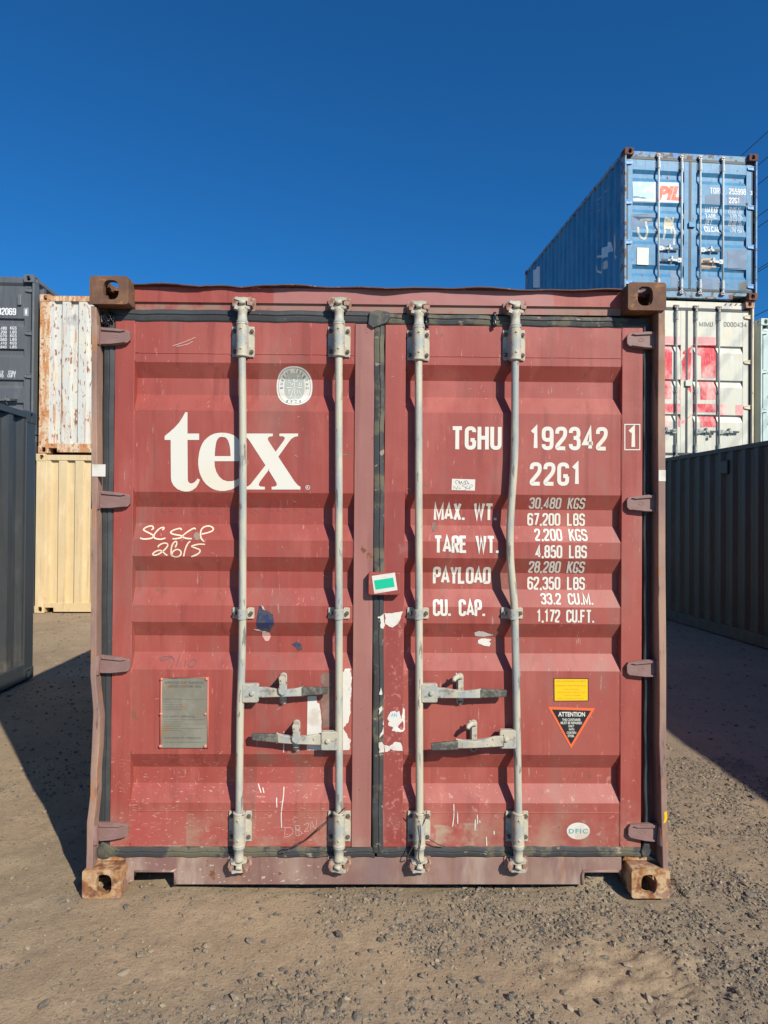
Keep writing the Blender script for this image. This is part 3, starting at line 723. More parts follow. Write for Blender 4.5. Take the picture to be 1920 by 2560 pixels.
# gaskets
def gas(ptsxz, horiz, wid, y=.066, amp=.0015, segs=40):
    """flexible seal strip: cross-section swept along a line with slight waviness"""
    (xa, za), (xb, zb_) = ptsxz; mb = MB(); vs = []
    cs = [(-.5, .012), (-.5, .003), (-.38, -.001), (-.1, -.003), (-.04, .001), (.04, .001), (.12, -.003), (.4, 0), (.5, .004), (.5, .012)]
    for i in range(segs + 1):
        t = i / segs; x = xa + (xb - xa) * t; z = za + (zb_ - za) * t
        w1 = amp * (math.sin(i * .9 + xa * 7) + random.uniform(-.7, .7))
        for a, d in cs:
            if horiz: vs.append((x, y + d, z + a * wid + w1))
            else: vs.append((x + a * wid + w1, y + d, z))
    k = len(cs); fs = []
    for i in range(segs):
        for j in range(k - 1): fs.append((i * k + j, (i + 1) * k + j, (i + 1) * k + j + 1, i * k + j + 1))
    return mb.add(vs, fs, False)
obj('door_gasket', gas([(.06, 2.447), (1.19, 2.450)], True, .052), m_rubber, R, fix=True)
obj('door_gasket', gas([(1.24, 2.444), (2.37, 2.437)], True, .046), m_rubberd, R, fix=True)
obj('door_gasket', gas([(.0600, .16), (.0585, 2.43)], False, .047), m_rubber, R, fix=True)
obj('door_gasket', gas([(2.381, .16), (2.364, 2.43)], False, .026, amp=.0022, segs=60), m_rubber, R, fix=True)
obj('door_gasket', gas([(1.2235, .16), (1.2125, 2.44)], False, .046, y=.062), m_rubberd, R, fix=True)
obj('door_gasket', gas([(.075, .160), (1.21, .158)], True, .044, amp=.0022, segs=60), m_rubberd, R, fix=True)
obj('door_gasket', gas([(1.22, .160), (2.385, .162)], True, .044, amp=.0022, segs=60), m_rubberd, R, fix=True)
b = MB().prism([(1.165, 2.415), (1.185, 2.40), (1.24, 2.42), (1.262, 2.445), (1.258, 2.468), (1.21, 2.478), (1.17, 2.470)], .052, .066)
obj('gasket_patch', b, m_rubberd, R, bevel=.003); b = MB()
b.prism([(.06, .135), (.085, .14), (.11, .165), (.10, .18), (.055, .21), (.035, .18), (.038, .145)], .056, .07)
obj('gasket_patch', b, m_rubberd, R, bevel=.003); b = MB()
b.prism([(2.36, .14), (2.385, .15), (2.395, .18), (2.385, .20), (2.362, .20), (2.35, .17)], .056, .07)
obj('gasket_patch', b, m_rubberd, R, bevel=.003)
# doors
def keystone(x, z): return x + (1.35 - z) * .006 * (1 if x < 3 else 1)
dl = MB().box(.0845, .1678, .066, .108, .182, 2.424)
D1 = obj('door', dl, m_red, R, bevel=.002); D1['label'] = 'left door with white tex lettering and a metal data plate'
obj('door_stile', MB().box(1.1105, 1.193, .064, .108, .182, 2.420), m_pink, D1, bevel=.002)
obj('door_panel', door_panel(.168, 1.11, .182, 2.424, TRAP), m_red, D1)
dr = MB().box(2.2625, 2.352, .066, .108, .182, 2.416).box(1.2395, 1.3278, .066, .108, .182, 2.418)
D2 = obj('door', dr, m_red, R, bevel=.002); D2['label'] = 'right door with white weight and number lettering'
obj('door_panel', door_panel(1.328, 2.262, .182, 2.418, TRAP), m_red, D2)
# weld beads
def bead(x0, x1, z, parent):
    p = [(x0 + (x1 - x0) * i / 50, .0705, z + random.uniform(-.0007, .0007)) for i in range(51)]
    obj('weld_seam', MB().tube(p, .0028, 6), m_red, parent)
bead(.17, 1.108, 2.287, D1); bead(.17, 1.108, .333, D1); bead(1.33, 2.26, 2.285, D2); bead(1.33, 2.26, .328, D2)
for x, D in ((.1685, D1), (1.110, D1), (1.3283, D2), (2.262, D2)):
    for za, zb2 in ((.19, .368), (.575, .934), (1.137, 1.208), (1.417, 1.488), (1.692, 2.042), (2.248, 2.41)):
        p = [(x + random.uniform(-.0006, .0006), .0695, za + (zb2 - za) * i / 16) for i in range(17)]
        obj('weld_seam', MB().tube(p, .0026, 6), m_red, D)
# locking bars
bars = [([(605, 890), (607, 1100), (606, 1560), (603, 1700), (600, 1800), (598, 2040)], D1), ([(847, 890), (847, 1300), (848, 2040)], D1),
        ([(1046.5, 890), (1047, 1400), (1049, 2040)], D2), ([(1288, 890), (1287, 1100), (1284, 1180), (1279, 1250), (1275, 1330), (1276, 1400), (1281, 1460), (1286, 1520), (1288, 1600), (1292, 1800), (1296, 2040)], D2)]
rx_top, rx_bot = [], []
HS = (1, -1, 1, -1)
hxz = [(603, 1731), (848, 1850), (1049, 1731), (1292, 1846)]
for i, (pl, D) in enumerate(bars):
    P3 = [(M(u, v, .034)[0], .034, M(u, v, .034)[1]) for u, v in pl]
    P3 = [(P3[0][0], .034, 2.45)] + P3 + [(P3[-1][0] + .001, .034, .15)]
    sm_ = smoothline(P3, 5)
    o = obj('locking_bar', MB().tube(sm_, .0162, 16), m_steel, D)
    if i == 3: o['label'] = 'bent locking bar bowing to the left at mid height'
    xt, xb = P3[1][0], P3[-2][0]
    zt = M(pl[0][0], 848, .02)[1] if i < 2 else M(pl[0][0], 857, .02)[1]
    zb2 = M(pl[-1][0], 2076, .02)[1]
    obj('bar_bracket', cached(('brk', 'c'), lambda: obj_mesh(bracket_mesh(), m_cream)), None, D, (xt, .034, zt))
    obj('bar_bracket', cached(('brk', 'c'), lambda: None), None, D, (xb, .034, zb2))
    obj('cam', cached(('cam', 1, 'c'), lambda: obj_mesh(cam_mesh(1), m_cream)), None, D, (xt, .034, zt + .068), rot=(0, 0, random.uniform(-.3, .3)))
    obj('cam', cached(('cam', -1, 'c'), lambda: obj_mesh(cam_mesh(-1), m_cream)), None, D, (xb, .034, zb2 - .068), rot=(0, 0, random.uniform(-.3, .3)))
    obj('cam_keeper', cached(('kp', 1, cm_rust.name), lambda: obj_mesh(keeper_mesh(1), cm_rust)), None, D, (xt + random.uniform(-.003, .003), .034, zt + .070))
    obj('cam_keeper', cached(('kp', -1, cm_rust.name), lambda: obj_mesh(keeper_mesh(-1), cm_rust)), None, D, (xb + random.uniform(-.003, .003), .034, zb2 - .066))
    xm, zm = M(pl[0][0] + (0, 0, 0, -4)[i], 1535, .03); obj('bar_clamp', cached(('clp', 'c'), lambda: obj_mesh(clamp_mesh(), m_cream)), None, D, (xm, .034, zm))
    s_ = HS[i]; u, v = hxz[i]; hx, hz = M(u, v, .034)
    tl = (.03, .04, .0, -.05)[i]
    hp = handle_parts(s_, tl)
    obj('handle_hub', hp[0], m_cream, D, (hx, .034, hz), bevel=.003)
    obj('handle', hp[1], m_cream, D, (hx, .034 - (.02 if i == 3 else 0), hz), bevel=.003)
    obj('handle_grip', hp[2], m_grip, D, (hx, .034 - (.035 if i == 3 else 0), hz), bevel=.004)
    rxx = {0: 708, 1: 741, 2: 1150, 3: 1184}[i]; rzz = {0: 1722, 1: 1840, 2: 1723, 3: 1840}[i]
    ax, az_ = M(rxx, rzz, .06)
    obj('handle_retainer', retainer_mesh(s_, i > 1), m_cream, D, (ax, .036, az_), bevel=.002)
    bo3 = cached('bolt', lambda: obj_mesh(MB().tube([(0, .004, 0), (0, -.001, 0), (0, -.004, 0)], [.009, .009, .006], 6), m_boltr))
    for z in (-.052, .052): obj('bolt', bo3, None, D, (ax, .0505, az_ + z))
    for sx2 in (-1, 1):
        for z in (-.044, .044):
            obj('bolt', bo3, None, D, (xt + sx2 * .037, .054, zt + z)); obj('bolt', bo3, None, D, (xb + sx2 * .037, .054, zb2 + z))
            obj('bolt', bo3, None, D, (xm + sx2 * .034, .05, zm)) if z > 0 else None
# hinges
for side, D, vs_ in ((1, D1, (838, 1249, 1663, 2086)), (-1, D2, (848, 1258, 1673, 2088))):
    for j, v in enumerate(vs_):
        x, z = M(239 if side == 1 else 1651.5, v, .03)
        if j == 3: x += -.008 if side == 1 else .006
        obj('hinge', cached(('hgm', side), lambda: obj_mesh(hinge_mesh(side), m_hinge)), None, D, (x, .030, z), bevel=.003, rot=(0, (.0, .02, .03, -.06)[j] * side, 0))
# lock box between the doors
bx = M(921.5, 1458, .03); 
x0, z1 = M(921, 1431, .03); x1, z0 = M(1001, 1488, .03)
LB = obj('lock_box', MB().prism(rrect(x0, x1, z0, z1, .01), .028, .062), m_red, D2, bevel=.004)
# ---- stickers and lettering on the doors
def crop(pts, ox, oy, sc): return [(ox + a * sc, oy + b * sc) for a, b in pts]
def hp(pts): return [hit(u, v, surf) for u, v in pts]
def decal(name, loops, material, parent, off=.0014, y=None, label=None):
    me = poly_mesh(loops, name)
    if y is None: drape(me, surf, TRAP, off)
    else:
        for v in me.vertices: v.co.y = y
    o = obj(name, me, material, parent)
    if label: o['label'] = label
    return o
def stroke(name, lines, width, material, parent, off=.0018, smooth=True):
    me = ribbon(lines, width, name, smooth)
    for v in me.vertices: v.co.y = surf(v.co.x, v.co.z) - off
    bm = bmesh.new(); bm.from_mesh(me); face_out(bm, 1); bm.to_mesh(me); bm.free()
    return obj(name, me, material, parent)
sc1 = .482
def tb(body, u0, u1, v0, v1, **k):
    a = hit(u0, v1, surf); b = hit(u1, v0, surf); c = hit(u0, v0, surf)
    return text_mesh(body, a[0], b[0], a[1], (b[1] + c[1]) / 2, **k)
rows = [('TGHU', 1127.6, 1254, 1066, 1124, .035), ('192342', 1324, 1519, 1067, 1125, .035), ('1', 1568, 1594, 1066, 1122, .03), ('22G1', 1324, 1453, 1156, 1214, .035),
        ('30,480 KGS', 1321, 1465, 1244, 1272, .02), ('67,200 LBS', 1318, 1462, 1283, 1314, .02), ('2,200 KGS', 1338, 1465, 1322, 1352, .02), ('4,850 LBS', 1338, 1467, 1363, 1395, .02),
        ('28,280 KGS', 1319, 1464, 1403, 1432, .02), ('62,350 LBS', 1318, 1462, 1442, 1474, .02), ('33.2 CU.M.', 1353, 1481, 1483, 1511, .02), ('1,172 CU.FT.', 1341, 1487, 1524, 1556, .02),
        ('MAX. WT.', 1084, 1246, 1258, 1300, .03), ('TARE WT.', 1085, 1248, 1339, 1382, .03), ('PAYLOAD', 1082, 1228, 1417, 1459, .03), ('CU. CAP.', 1082, 1214, 1498, 1540, .03)]
for body, u0, u1, v0, v1, bo in rows:
    a = hit(u0, v1, surf); b = hit(u1, v0, surf); c = hit(u0, v0, surf)
    me = gothic(body, a[0], b[0], a[1], (b[1] + c[1]) / 2, t=.165 if bo > .025 else .15, space=.62 if len(body) in (6, 4) else .5); drape(me, surf, TRAP, .001); obj('lettering', me, m_white, D2)
fr = hp([(1560.5, 1060), (1600.5, 1060), (1600.5, 1125.6), (1560.5, 1125.6)]); fr2 = hp([(1563, 1062.5), (1598, 1062.5), (1598, 1123), (1563, 1123)])
decal('lettering', [fr, fr2], m_white, D2)
t_ = [(270, 45), (293, 45), (293, 272), (417, 272), (417, 340), (293, 340), (296, 755), (301, 783), (318, 800), (338, 803), (362, 793), (385, 772), (400, 750), (425, 762), (412, 800), (385, 845), (345, 875), (310, 887), (270, 889), (230, 881), (185, 862), (145, 825), (122, 780), (117, 740), (114, 340), (50, 340), (50, 300), (110, 250), (160, 205), (205, 155), (240, 100), (262, 60)]
e_o = [(898, 566), (580, 566), (583, 620), (600, 680), (630, 730), (670, 765), (720, 780), (770, 778), (815, 762), (860, 735), (880, 715), (900, 735), (870, 790), (820, 835), (760, 867), (690, 882), (640, 882), (595, 873), (560, 860), (525, 838), (490, 810), (462, 775), (440, 735), (422, 690), (412, 640), (407, 600), (408, 545), (418, 470), (432, 422), (450, 380), (475, 343), (505, 315), (540, 290), (580, 273), (620, 265), (655, 263), (700, 265), (740, 273), (780, 288), (815, 310), (850, 350), (870, 388), (885, 430), (897, 510)]
e_i = [(583, 512), (752, 512), (748, 450), (742, 405), (733, 370), (720, 338), (705, 320), (690, 311), (655, 307), (635, 311), (620, 322), (603, 350), (595, 380), (588, 430), (584, 480)]
x_ = [(885, 272), (1200, 272), (1200, 300), (1165, 305), (1150, 315), (1146, 330), (1155, 352), (1230, 466), (1318, 345), (1328, 322), (1322, 309), (1305, 302), (1270, 300), (1270, 272), (1468, 272), (1468, 300), (1430, 308), (1395, 330), (1365, 368), (1258, 518), (1430, 780), (1465, 820), (1494, 838), (1494, 867), (1187, 867), (1187, 838), (1225, 835), (1240, 825), (1243, 810), (1238, 795), (1155, 660), (1062, 785), (1050, 812), (1055, 828), (1075, 836), (1115, 838), (1115, 867), (885, 867), (885, 838), (935, 833), (965, 810), (1122, 610), (950, 345), (928, 318), (885, 300)]
TX = lambda p: hp(crop(p, 400, 1020, .2351))
for loops in ([TX(t_)], [TX(e_o), TX(e_i)], [TX(x_)]):
    decal('lettering', loops, m_white, D1)
c_ = crop([(1571, 845)], 400, 1020, .2351)[0]; rc = hit(*c_, surf)
decal('lettering', [ellipse(rc[0], rc[1], .0098, .0098, 24), ellipse(rc[0], rc[1], .0078, .0078, 24)], m_white, D1)
me = text_mesh('R', rc[0] - .004, rc[0] + .004, rc[1] - .005, rc[1] + .005, bold=.02); drape(me, surf, TRAP); obj('lettering', me, m_white, D1)
# chalk
K = lambda lines, ox, oy, s2: [hp(crop(l, ox, oy, s2)) for l in lines]
ch = K([[(290, 185), (330, 160), (315, 120), (270, 112), (200, 135), (145, 175), (180, 210), (270, 255), (330, 295), (300, 340), (220, 355), (150, 358), (95, 345), (100, 330)],
        [(495, 190), (530, 160), (510, 140), (450, 160), (390, 215), (345, 280), (350, 335), (400, 355), (470, 362), (560, 340)],
        [(860, 190), (840, 160), (790, 165), (700, 195), (655, 235), (700, 265), (800, 285), (880, 305), (840, 335), (770, 350), (690, 355)],
        [(1125, 175), (1100, 155), (1050, 175), (950, 240), (880, 305), (930, 340), (1000, 350), (1055, 352)],
        [(1240, 265), (1330, 245), (1430, 210), (1460, 170), (1430, 130), (1360, 112), (1280, 135), (1230, 190), (1220, 260), (1225, 330), (1250, 370), (1290, 410)],
        [(415, 515), (440, 475), (510, 440), (580, 440), (600, 480), (560, 540), (480, 610), (400, 655), (330, 660), (325, 630), (380, 590), (450, 572), (510, 600), (550, 640), (595, 668)],
        [(740, 520), (770, 450), (760, 405), (720, 420), (680, 480), (665, 580), (670, 650), (720, 690), (790, 692), (840, 660), (850, 600), (810, 560), (750, 560), (690, 610), (675, 685)],
        [(1030, 400), (990, 430), (950, 500), (920, 590), (900, 690)], [(1305, 460), (1200, 455), (1080, 480), (1055, 500), (1130, 530), (1200, 560), (1205, 600), (1150, 650), (1040, 695)]], 340, 1300, .1326)
stroke('chalk_writing', ch, .0062, m_chalk, D1)
stroke('marker_writing', K([[(482, 1018), (440, 1018), (415, 1030), (430, 1038), (470, 1025), (486, 1030), (488, 1050), (470, 1078)], [(520, 1008), (500, 1070)], [(550, 1036), (543, 1072)], [(575, 1040), (562, 1058), (575, 1073), (597, 1060), (602, 1040), (585, 1034), (573, 1042)]], 200, 1150, .482), .0032, m_pencil, D1)
stroke('chalk_writing', K([[(1448, 200), (1455, 285)], [(1443, 203), (1507, 200)], [(1452, 245), (1508, 236)], [(1450, 332), (1444, 350), (1450, 360), (1466, 356), (1472, 340), (1480, 358), (1498, 348), (1492, 330)]], 200, 1150, .482), .002, m_scr, D1)
stroke('chalk_writing', K([[(1065, 865), (1060, 915)], [(1055, 870), (1090, 868), (1105, 890), (1085, 912), (1058, 918)], [(1118, 855), (1120, 908)], [(1115, 858), (1140, 860), (1135, 878), (1120, 880), (1147, 890), (1145, 905), (1118, 912)], [(1160, 855), (1185, 845), (1180, 870), (1162, 890), (1188, 885)], [(1195, 885), (1200, 837), (1220, 875), (1228, 822)]], 200, 1650, .482), .0022, m_scr, D1)
# pencil scrawl on first pressing band
scr = []
for i in range(16):
    u = 400 + i * 24 + random.uniform(-6, 6); v = 1268 + random.uniform(-6, 6)
    scr.append(hp([(u, v), (u + 10, v - 12 + random.uniform(-6, 6)), (u + 4, v + 8), (u + 14, v + 12)]))
stroke('marker_writing', scr, .0010, m_pencil, D1)
# inspection oval
B0 = (680, 900, .0723)
cxz = hit(*crop([(780, 930)], *B0)[0], surf); sx_ = abs(hit(*crop([(1400, 930)], *B0)[0], surf)[0] - cxz[0]); sz_ = abs(hit(*crop([(780, 215)], *B0)[0], surf)[1] - cxz[1])
BV = decal('inspection_sticker', [ellipse(cxz[0], cxz[1], sx_, sz_, 60, 2.35)], m_paper, D1, label='white oval sticker reading BUREAU VERITAS 1828')
decal('sticker_print', [ellipse(cxz[0], cxz[1], sx_ * .90, sz_ * .93, 60, 2.35), ellipse(cxz[0], cxz[1], sx_ * .877, sz_ * .912, 60, 2.35)], m_print, D1, off=.0022)
decal('sticker_print', [ellipse(cxz[0], cxz[1], sx_ * .56, sz_ * .69, 50, 2.6)], m_ovalgrey, D1, off=.0022)
wrd = 'BUREAU VERITAS'; ms = []
for i, chh in enumerate(wrd):
    if chh == ' ': continue
    t = math.radians(184 - 188 * i / (len(wrd) - 1)); px_ = cxz[0] + sx_ * .725 * math.cos(t); pz_ = cxz[1] + sz_ * .81 * math.sin(t)
    hgt = .0125; me = text_mesh(chh, -.0042, .0042, -hgt / 2, hgt / 2, bold=.01)
    an = math.atan2(math.cos(t) * sx_, math.sin(t) * sz_) if True else 0
    ca, sa = math.cos(-an), math.sin(-an)
    for v in me.vertices: v.co = (px_ + v.co.x * ca - v.co.z * sa, 0, pz_ + v.co.x * sa + v.co.z * ca)
    ms.append(me)
for i, chh in enumerate('1828'):
    me = text_mesh(chh, cxz[0] - .033 + i * .0185, cxz[0] - .025 + i * .0185, cxz[1] - sz_ * .84 - .001 * (i in (1, 2)), cxz[1] - sz_ * .84 + .011 - .001 * (i in (1, 2)), bold=.01); ms.append(me)
me = join(ms, 'sticker_print'); drape(me, surf, TRAP, .0028); obj('sticker_print', me, m_print, D1)
fg = K([[(765, 720), (775, 850), (770, 980)], [(740, 980), (700, 1120), (640, 1290)], [(800, 980), (780, 1110), (800, 1260)], [(800, 760), (870, 720), (880, 600), (905, 555)], [(740, 800), (680, 860), (620, 800), (560, 770)], [(585, 560), (585, 740)], [(590, 1060), (585, 1200)], [(880, 1040), (880, 1170)], [(930, 1050), (1030, 1250)], [(860, 870), (1030, 890)], [(950, 780), (955, 870)], [(1000, 790), (1010, 870)]], *B0)
stroke('sticker_print', fg, .0032, m_paper, D1, off=.003)
stroke('sticker_print', K([[(505, 965), (700, 965)], [(865, 965), (1055, 965)], [(640, 1375), (910, 1375)], [(780, 1310), (780, 1390)], [(545, 1050), (660, 1050)]], *B0), .0045, m_paper, D1, off=.003)
hc = hit(*crop([(760, 690)], *B0)[0], surf); decal('sticker_print', [ellipse(hc[0], hc[1], .0042, .0048, 16)], m_paper, D1, off=.0031)
hc = hit(*crop([(905, 560)], *B0)[0], surf); decal('sticker_print', [ellipse(hc[0], hc[1], .0038, .0038, 16)], m_paper, D1, off=.0031)
# torn paper
T0 = (740, 1660, .1688)
def ragged(q, st=.0035, am=.0011):
    out = []
    for i in range(len(q)):
        a, b = q[i], q[(i + 1) % len(q)]; l = math.hypot(b[0] - a[0], b[1] - a[1]); n = max(1, min(12, int(l / st)))
        straight = l > .09
        for j in range(n):
            t = j / n; k = 0 if (straight or j == 0) else am
            out.append((a[0] + (b[0] - a[0]) * t + random.uniform(-k, k), a[1] + (b[1] - a[1]) * t + random.uniform(-k, k)))
    return out
def torn(pts, *c, material=m_paper, D=D1, name='torn_sticker', off=.0016):
    q = hp(crop(pts, *c))
    if name in ('torn_sticker', 'sticker_residue'): q = ragged(q)
    return decal(name, [q], material, D, off=off)
torn([(360, 200), (400, 120), (500, 130), (520, 160), (545, 200), (545, 930), (395, 950), (390, 800), (370, 600), (360, 480), (440, 450), (400, 300), (360, 270)], *T0, material=m_resid, name='sticker_residue', off=.0012)
torn([(172, 478), (300, 470), (305, 510), (312, 540), (308, 560), (320, 575), (340, 582), (350, 590), (352, 625), (365, 680), (370, 760), (376, 800), (380, 850), (378, 890), (375, 940), (382, 1035), (420, 1100), (440, 1275), (160, 1275)], *T0)
torn([(700, 120), (718, 90), (735, 65), (810, 68), (800, 95), (805, 110), (820, 170), (830, 205), (822, 250), (815, 300), (822, 350), (820, 400), (815, 480), (800, 550), (810, 570), (803, 600), (805, 660), (810, 720), (797, 760), (785, 800), (780, 840), (770, 870), (735, 895), (740, 910), (712, 925), (700, 950), (720, 990), (745, 1020), (760, 1050), (770, 1090), (812, 1120), (808, 1150), (795, 1180), (803, 1230), (790, 1272), (600, 1275), (600, 120)], *T0)
torn([(1350, 810), (1370, 760), (1400, 710), (1460, 690), (1495, 715), (1530, 690), (1545, 760), (1560, 810), (1575, 740), (1590, 620), (1600, 665), (1612, 660), (1612, 960), (1590, 1000), (1480, 1005), (1450, 990), (1415, 985), (1445, 940), (1420, 925), (1375, 915), (1360, 880), (1385, 850)], *T0, D=D2)
torn([(1300, 1195), (1350, 1205), (1380, 1215), (1410, 1195), (1430, 1190), (1450, 1160), (1480, 1150), (1550, 1165), (1570, 1210), (1582, 1285), (1440, 1280), (1400, 1255), (1380, 1285), (1350, 1300), (1320, 1300)], *T0, D=D2)
for pts in ([(1260, 345), (1280, 440), (1270, 460), (1230, 450)], [(1225, 660), (1275, 620), (1280, 680), (1225, 755), (1235, 700)], [(1290, 830), (1303, 905), (1285, 900)], [(1295, 925), (1298, 1030), (1235, 1095), (1245, 1040), (1275, 1000)], [(1225, 1165), (1275, 1155), (1285, 1175), (1300, 1200), (1305, 1305), (1225, 1315), (1240, 1270), (1225, 1230)]):
    lp2 = [M(u, v, .058) for u, v in crop(pts, *T0)]; decal('torn_sticker', [lp2], m_paper, D2, y=.0575)
torn([(835, 1195), (860, 1178), (885, 1180), (875, 1225), (840, 1222)], *T0); torn([(950, 1210), (972, 1198), (965, 1222)], *T0)
P0 = (900, 1400, .0904)
torn([(668, 1465), (760, 1480), (900, 1465), (1050, 1440), (1190, 1420), (1150, 1500), (1130, 1600), (1090, 1690), (1050, 1760), (960, 1820), (900, 1865), (850, 1850), (800, 1830), (750, 1790), (700, 1770), (690, 1660), (710, 1600), (680, 1500)], *P0, D=D2)
lp2 = [M(u, v, .058) for u, v in crop([(650, 1460), (665, 1700), (690, 1800), (640, 1905), (570, 1880), (560, 1800), (580, 1720), (550, 1600), (500, 1620), (490, 1570), (560, 1560), (640, 1500)], *P0)]; decal('torn_sticker', [lp2], m_paper, D2, y=.0575)
C3 = (200, 1150, .482); C4 = (900, 1150, .482); C5 = (200, 1650, .482); C6 = (900, 1650, .482)
torn([(930, 755), (945, 762), (960, 775), (1000, 800), (1003, 825), (1008, 850), (995, 870), (985, 895), (965, 886), (945, 890), (920, 875), (915, 840), (918, 810)], *C3, material=m_navy, name='sticker_residue')
torn([(945, 893), (968, 889), (985, 897), (990, 915), (980, 938), (962, 938), (945, 912)], *C3, material=m_scr, name='sticker_residue')
torn([(1098, 955), (1125, 942), (1148, 955), (1152, 985), (1132, 987), (1118, 968)], *C3, material=m_navy, name='sticker_residue')
torn([(940, 752), (950, 757), (962, 780), (948, 775)], *C3, material=m_scr, name='sticker_residue', off=.002)
torn([(902, 876), (930, 880), (968, 890), (972, 898), (930, 886), (905, 880)], *C3)
torn([(593, 895), (615, 887), (640, 890), (665, 900), (692, 907), (670, 912), (640, 917), (597, 912)], *C4, D=D2)
torn([(612, 935), (630, 926), (650, 925), (682, 930), (668, 942), (678, 952), (672, 966), (640, 962), (612, 950)], *C4, D=D2)
torn([(373, 325), (395, 322), (400, 345), (392, 370), (378, 372), (372, 350)], *C4, D=D2, material=m_resid, name='sticker_residue')
torn([(592, 380), (608, 372), (622, 385), (620, 412), (600, 415), (590, 398)], *C3, material=mat('putty', (.27, .2, .15), .9), name='sticker_residue')
dr1 = K([[(925, 640), (932, 665), (940, 688)], [(1020, 712), (1022, 765)], [(1058, 655), (1056, 700), (1050, 745), (1044, 800), (1046, 870)], [(1058, 370), (1056, 480)], [(948, 660), (955, 690)]], *C5)
stroke('paint_drip', dr1, .0045, m_paper, D1)
stroke('paint_drip', K([[(486, 745), (487, 800), (480, 865)], [(505, 785), (507, 850)], [(608, 800), (610, 850)], [(598, 825), (596, 885)], [(655, 915), (657, 965)], [(694, 885), (696, 905)], [(620, 830), (622, 845)]], *C6), .0048, m_paper, D2)
stroke('scratch', K([[(480, 405), (540, 385), (600, 360)], [(500, 408), (560, 395), (585, 380)], [(890, 105), (915, 102), (935, 108)]], 200, 670, .482), .003, m_scr, D1)
# scattered chips and scratches
for D, xa, xb, n in ((D1, .17, 1.1, 70), (D2, 1.25, 2.34, 60)):
    ls = []
    for i in range(n):
        z = .19 + 2.1 * random.random() ** 2.2; x = random.uniform(xa, xb); a = random.uniform(-1.2, 1.2); l = random.uniform(.003, .02)
        ls.append([(x, z), (x + l * math.cos(a) * .5, z + l * math.sin(a) * .5 + .001), (x + l * math.cos(a), z + l * math.sin(a))])
    stroke('scratch', ls, .0014, m_scr, D)['kind'] = 'stuff'
# small paper label, lock box sticker
lb = (1110, 1180, .06028)
torn([(330, 280), (1295, 310), (1275, 775), (312, 745)], *lb, D=D2, name='paper_label')
stroke('sticker_print', K([[(540, 510), (490, 460), (480, 390), (520, 340), (580, 360), (620, 440), (630, 500)], [(630, 500), (640, 370), (690, 510), (720, 380), (770, 490), (850, 370), (880, 500)], [(880, 500), (890, 420), (920, 350), (980, 420), (1020, 520)], [(880, 500), (960, 480), (1050, 455)], [(405, 710), (415, 560)], [(415, 620), (455, 600)], [(460, 640), (500, 680), (530, 710), (575, 560)], [(600, 665), (650, 685), (700, 660)], [(900, 520), (820, 525), (755, 560), (860, 620), (910, 680), (870, 740), (760, 775)], [(1010, 570), (940, 580), (915, 640), (960, 690), (1050, 680)], [(1070, 740), (1060, 640), (1110, 530), (1170, 550), (1160, 610), (1060, 670)]], *lb), .0013, m_ink, D2, off=.0024)
def fl(pts, y): return [M(u, v, y) for u, v in crop(pts, *P0)]
decal('inspection_sticker', [fl([(325, 440), (965, 345), (1040, 830), (395, 935)], .0275)], m_paper, LB, y=.0268, label='white sticker with a green block')
decal('sticker_print', [fl([(385, 565), (915, 485), (960, 740), (430, 820)], .0275)], m_green, LB, y=.0262)
# yellow sticker
Y0 = (1360, 1660, .10848)
torn([(222, 325), (1022, 330), (1024, 852), (226, 856)], *Y0, D=D2, material=m_black, name='warning_sticker', off=.0014)
decal('sticker_print', [hp(crop([(238, 342), (1003, 346), (1005, 838), (244, 842)], *Y0))], m_yellow, D2, off=.0020, label='yellow sticker face')
for body, a, b_, v0, v1 in (('THIS CONTAINER HAS BEEN', 270, 955, 375, 408), ('DESIGNED AND TESTED FOR', 270, 960, 480, 510), ('9 HIGH STACKING,', 430, 810, 565, 592), ('WHICH IS NOT ONE OF THE', 300, 945, 635, 662), ('9 HIGH STACKING', 440, 845, 706, 732), ('AND CAN BE STACKED', 300, 900, 782, 806)):
    p = crop([(a, v0), (b_, v1)], *Y0); me = tb(body, p[0][0], p[1][0], p[0][1], p[1][1], bold=0); drape(me, surf, TRAP, .0026); obj('sticker_print', me, m_ylw2, D2)
torn([(90, 985), (1172, 1018), (622, 1945)], *Y0, D=D2, material=m_orange, name='warning_sticker', off=.0014)['label'] = 'orange edged black triangle sticker reading ATTENTION'
decal('sticker_print', [hp(crop([(180, 1045), (1080, 1072), (622, 1850)], *Y0))], m_black, D2, off=.0020)
for body, a, b_, v0, v1, bo in (('ATTENTION', 325, 942, 1100, 1208, .03), ('THIS CONTAINER', 415, 840, 1252, 1310, .02), ('MUST BE REPAIRED', 382, 872, 1325, 1383, .02), ('ONLY', 558, 692, 1402, 1455, .02), ('WITH', 565, 692, 1478, 1530, .02), ('CORTEN', 520, 735, 1552, 1605, .02), ('STEEL', 543, 700, 1625, 1680, .02)):
    p = crop([(a, v0), (b_, v1)], *Y0); me = tb(body, p[0][0], p[1][0], p[0][1], p[1][1], bold=bo); drape(me, surf, TRAP, .0026); obj('sticker_print', me, m_white, D2)
F0 = (1380, 2030, .1929)
oc = hit(*crop([(340, 245)], *F0)[0], surf); decal('maker_sticker', [ellipse(oc[0], oc[1], 155 * .1929 / 598, 112 * .1929 / 598, 40)], m_paper, D2, label='white oval sticker reading DFIC')
p = crop([(218, 215), (462, 275)], *F0); me = tb('DFIC', p[0][0], p[1][0], p[0][1], p[1][1], bold=.02, space=1.25); drape(me, surf, TRAP, .0022); obj('sticker_print', me, m_teal, D2)
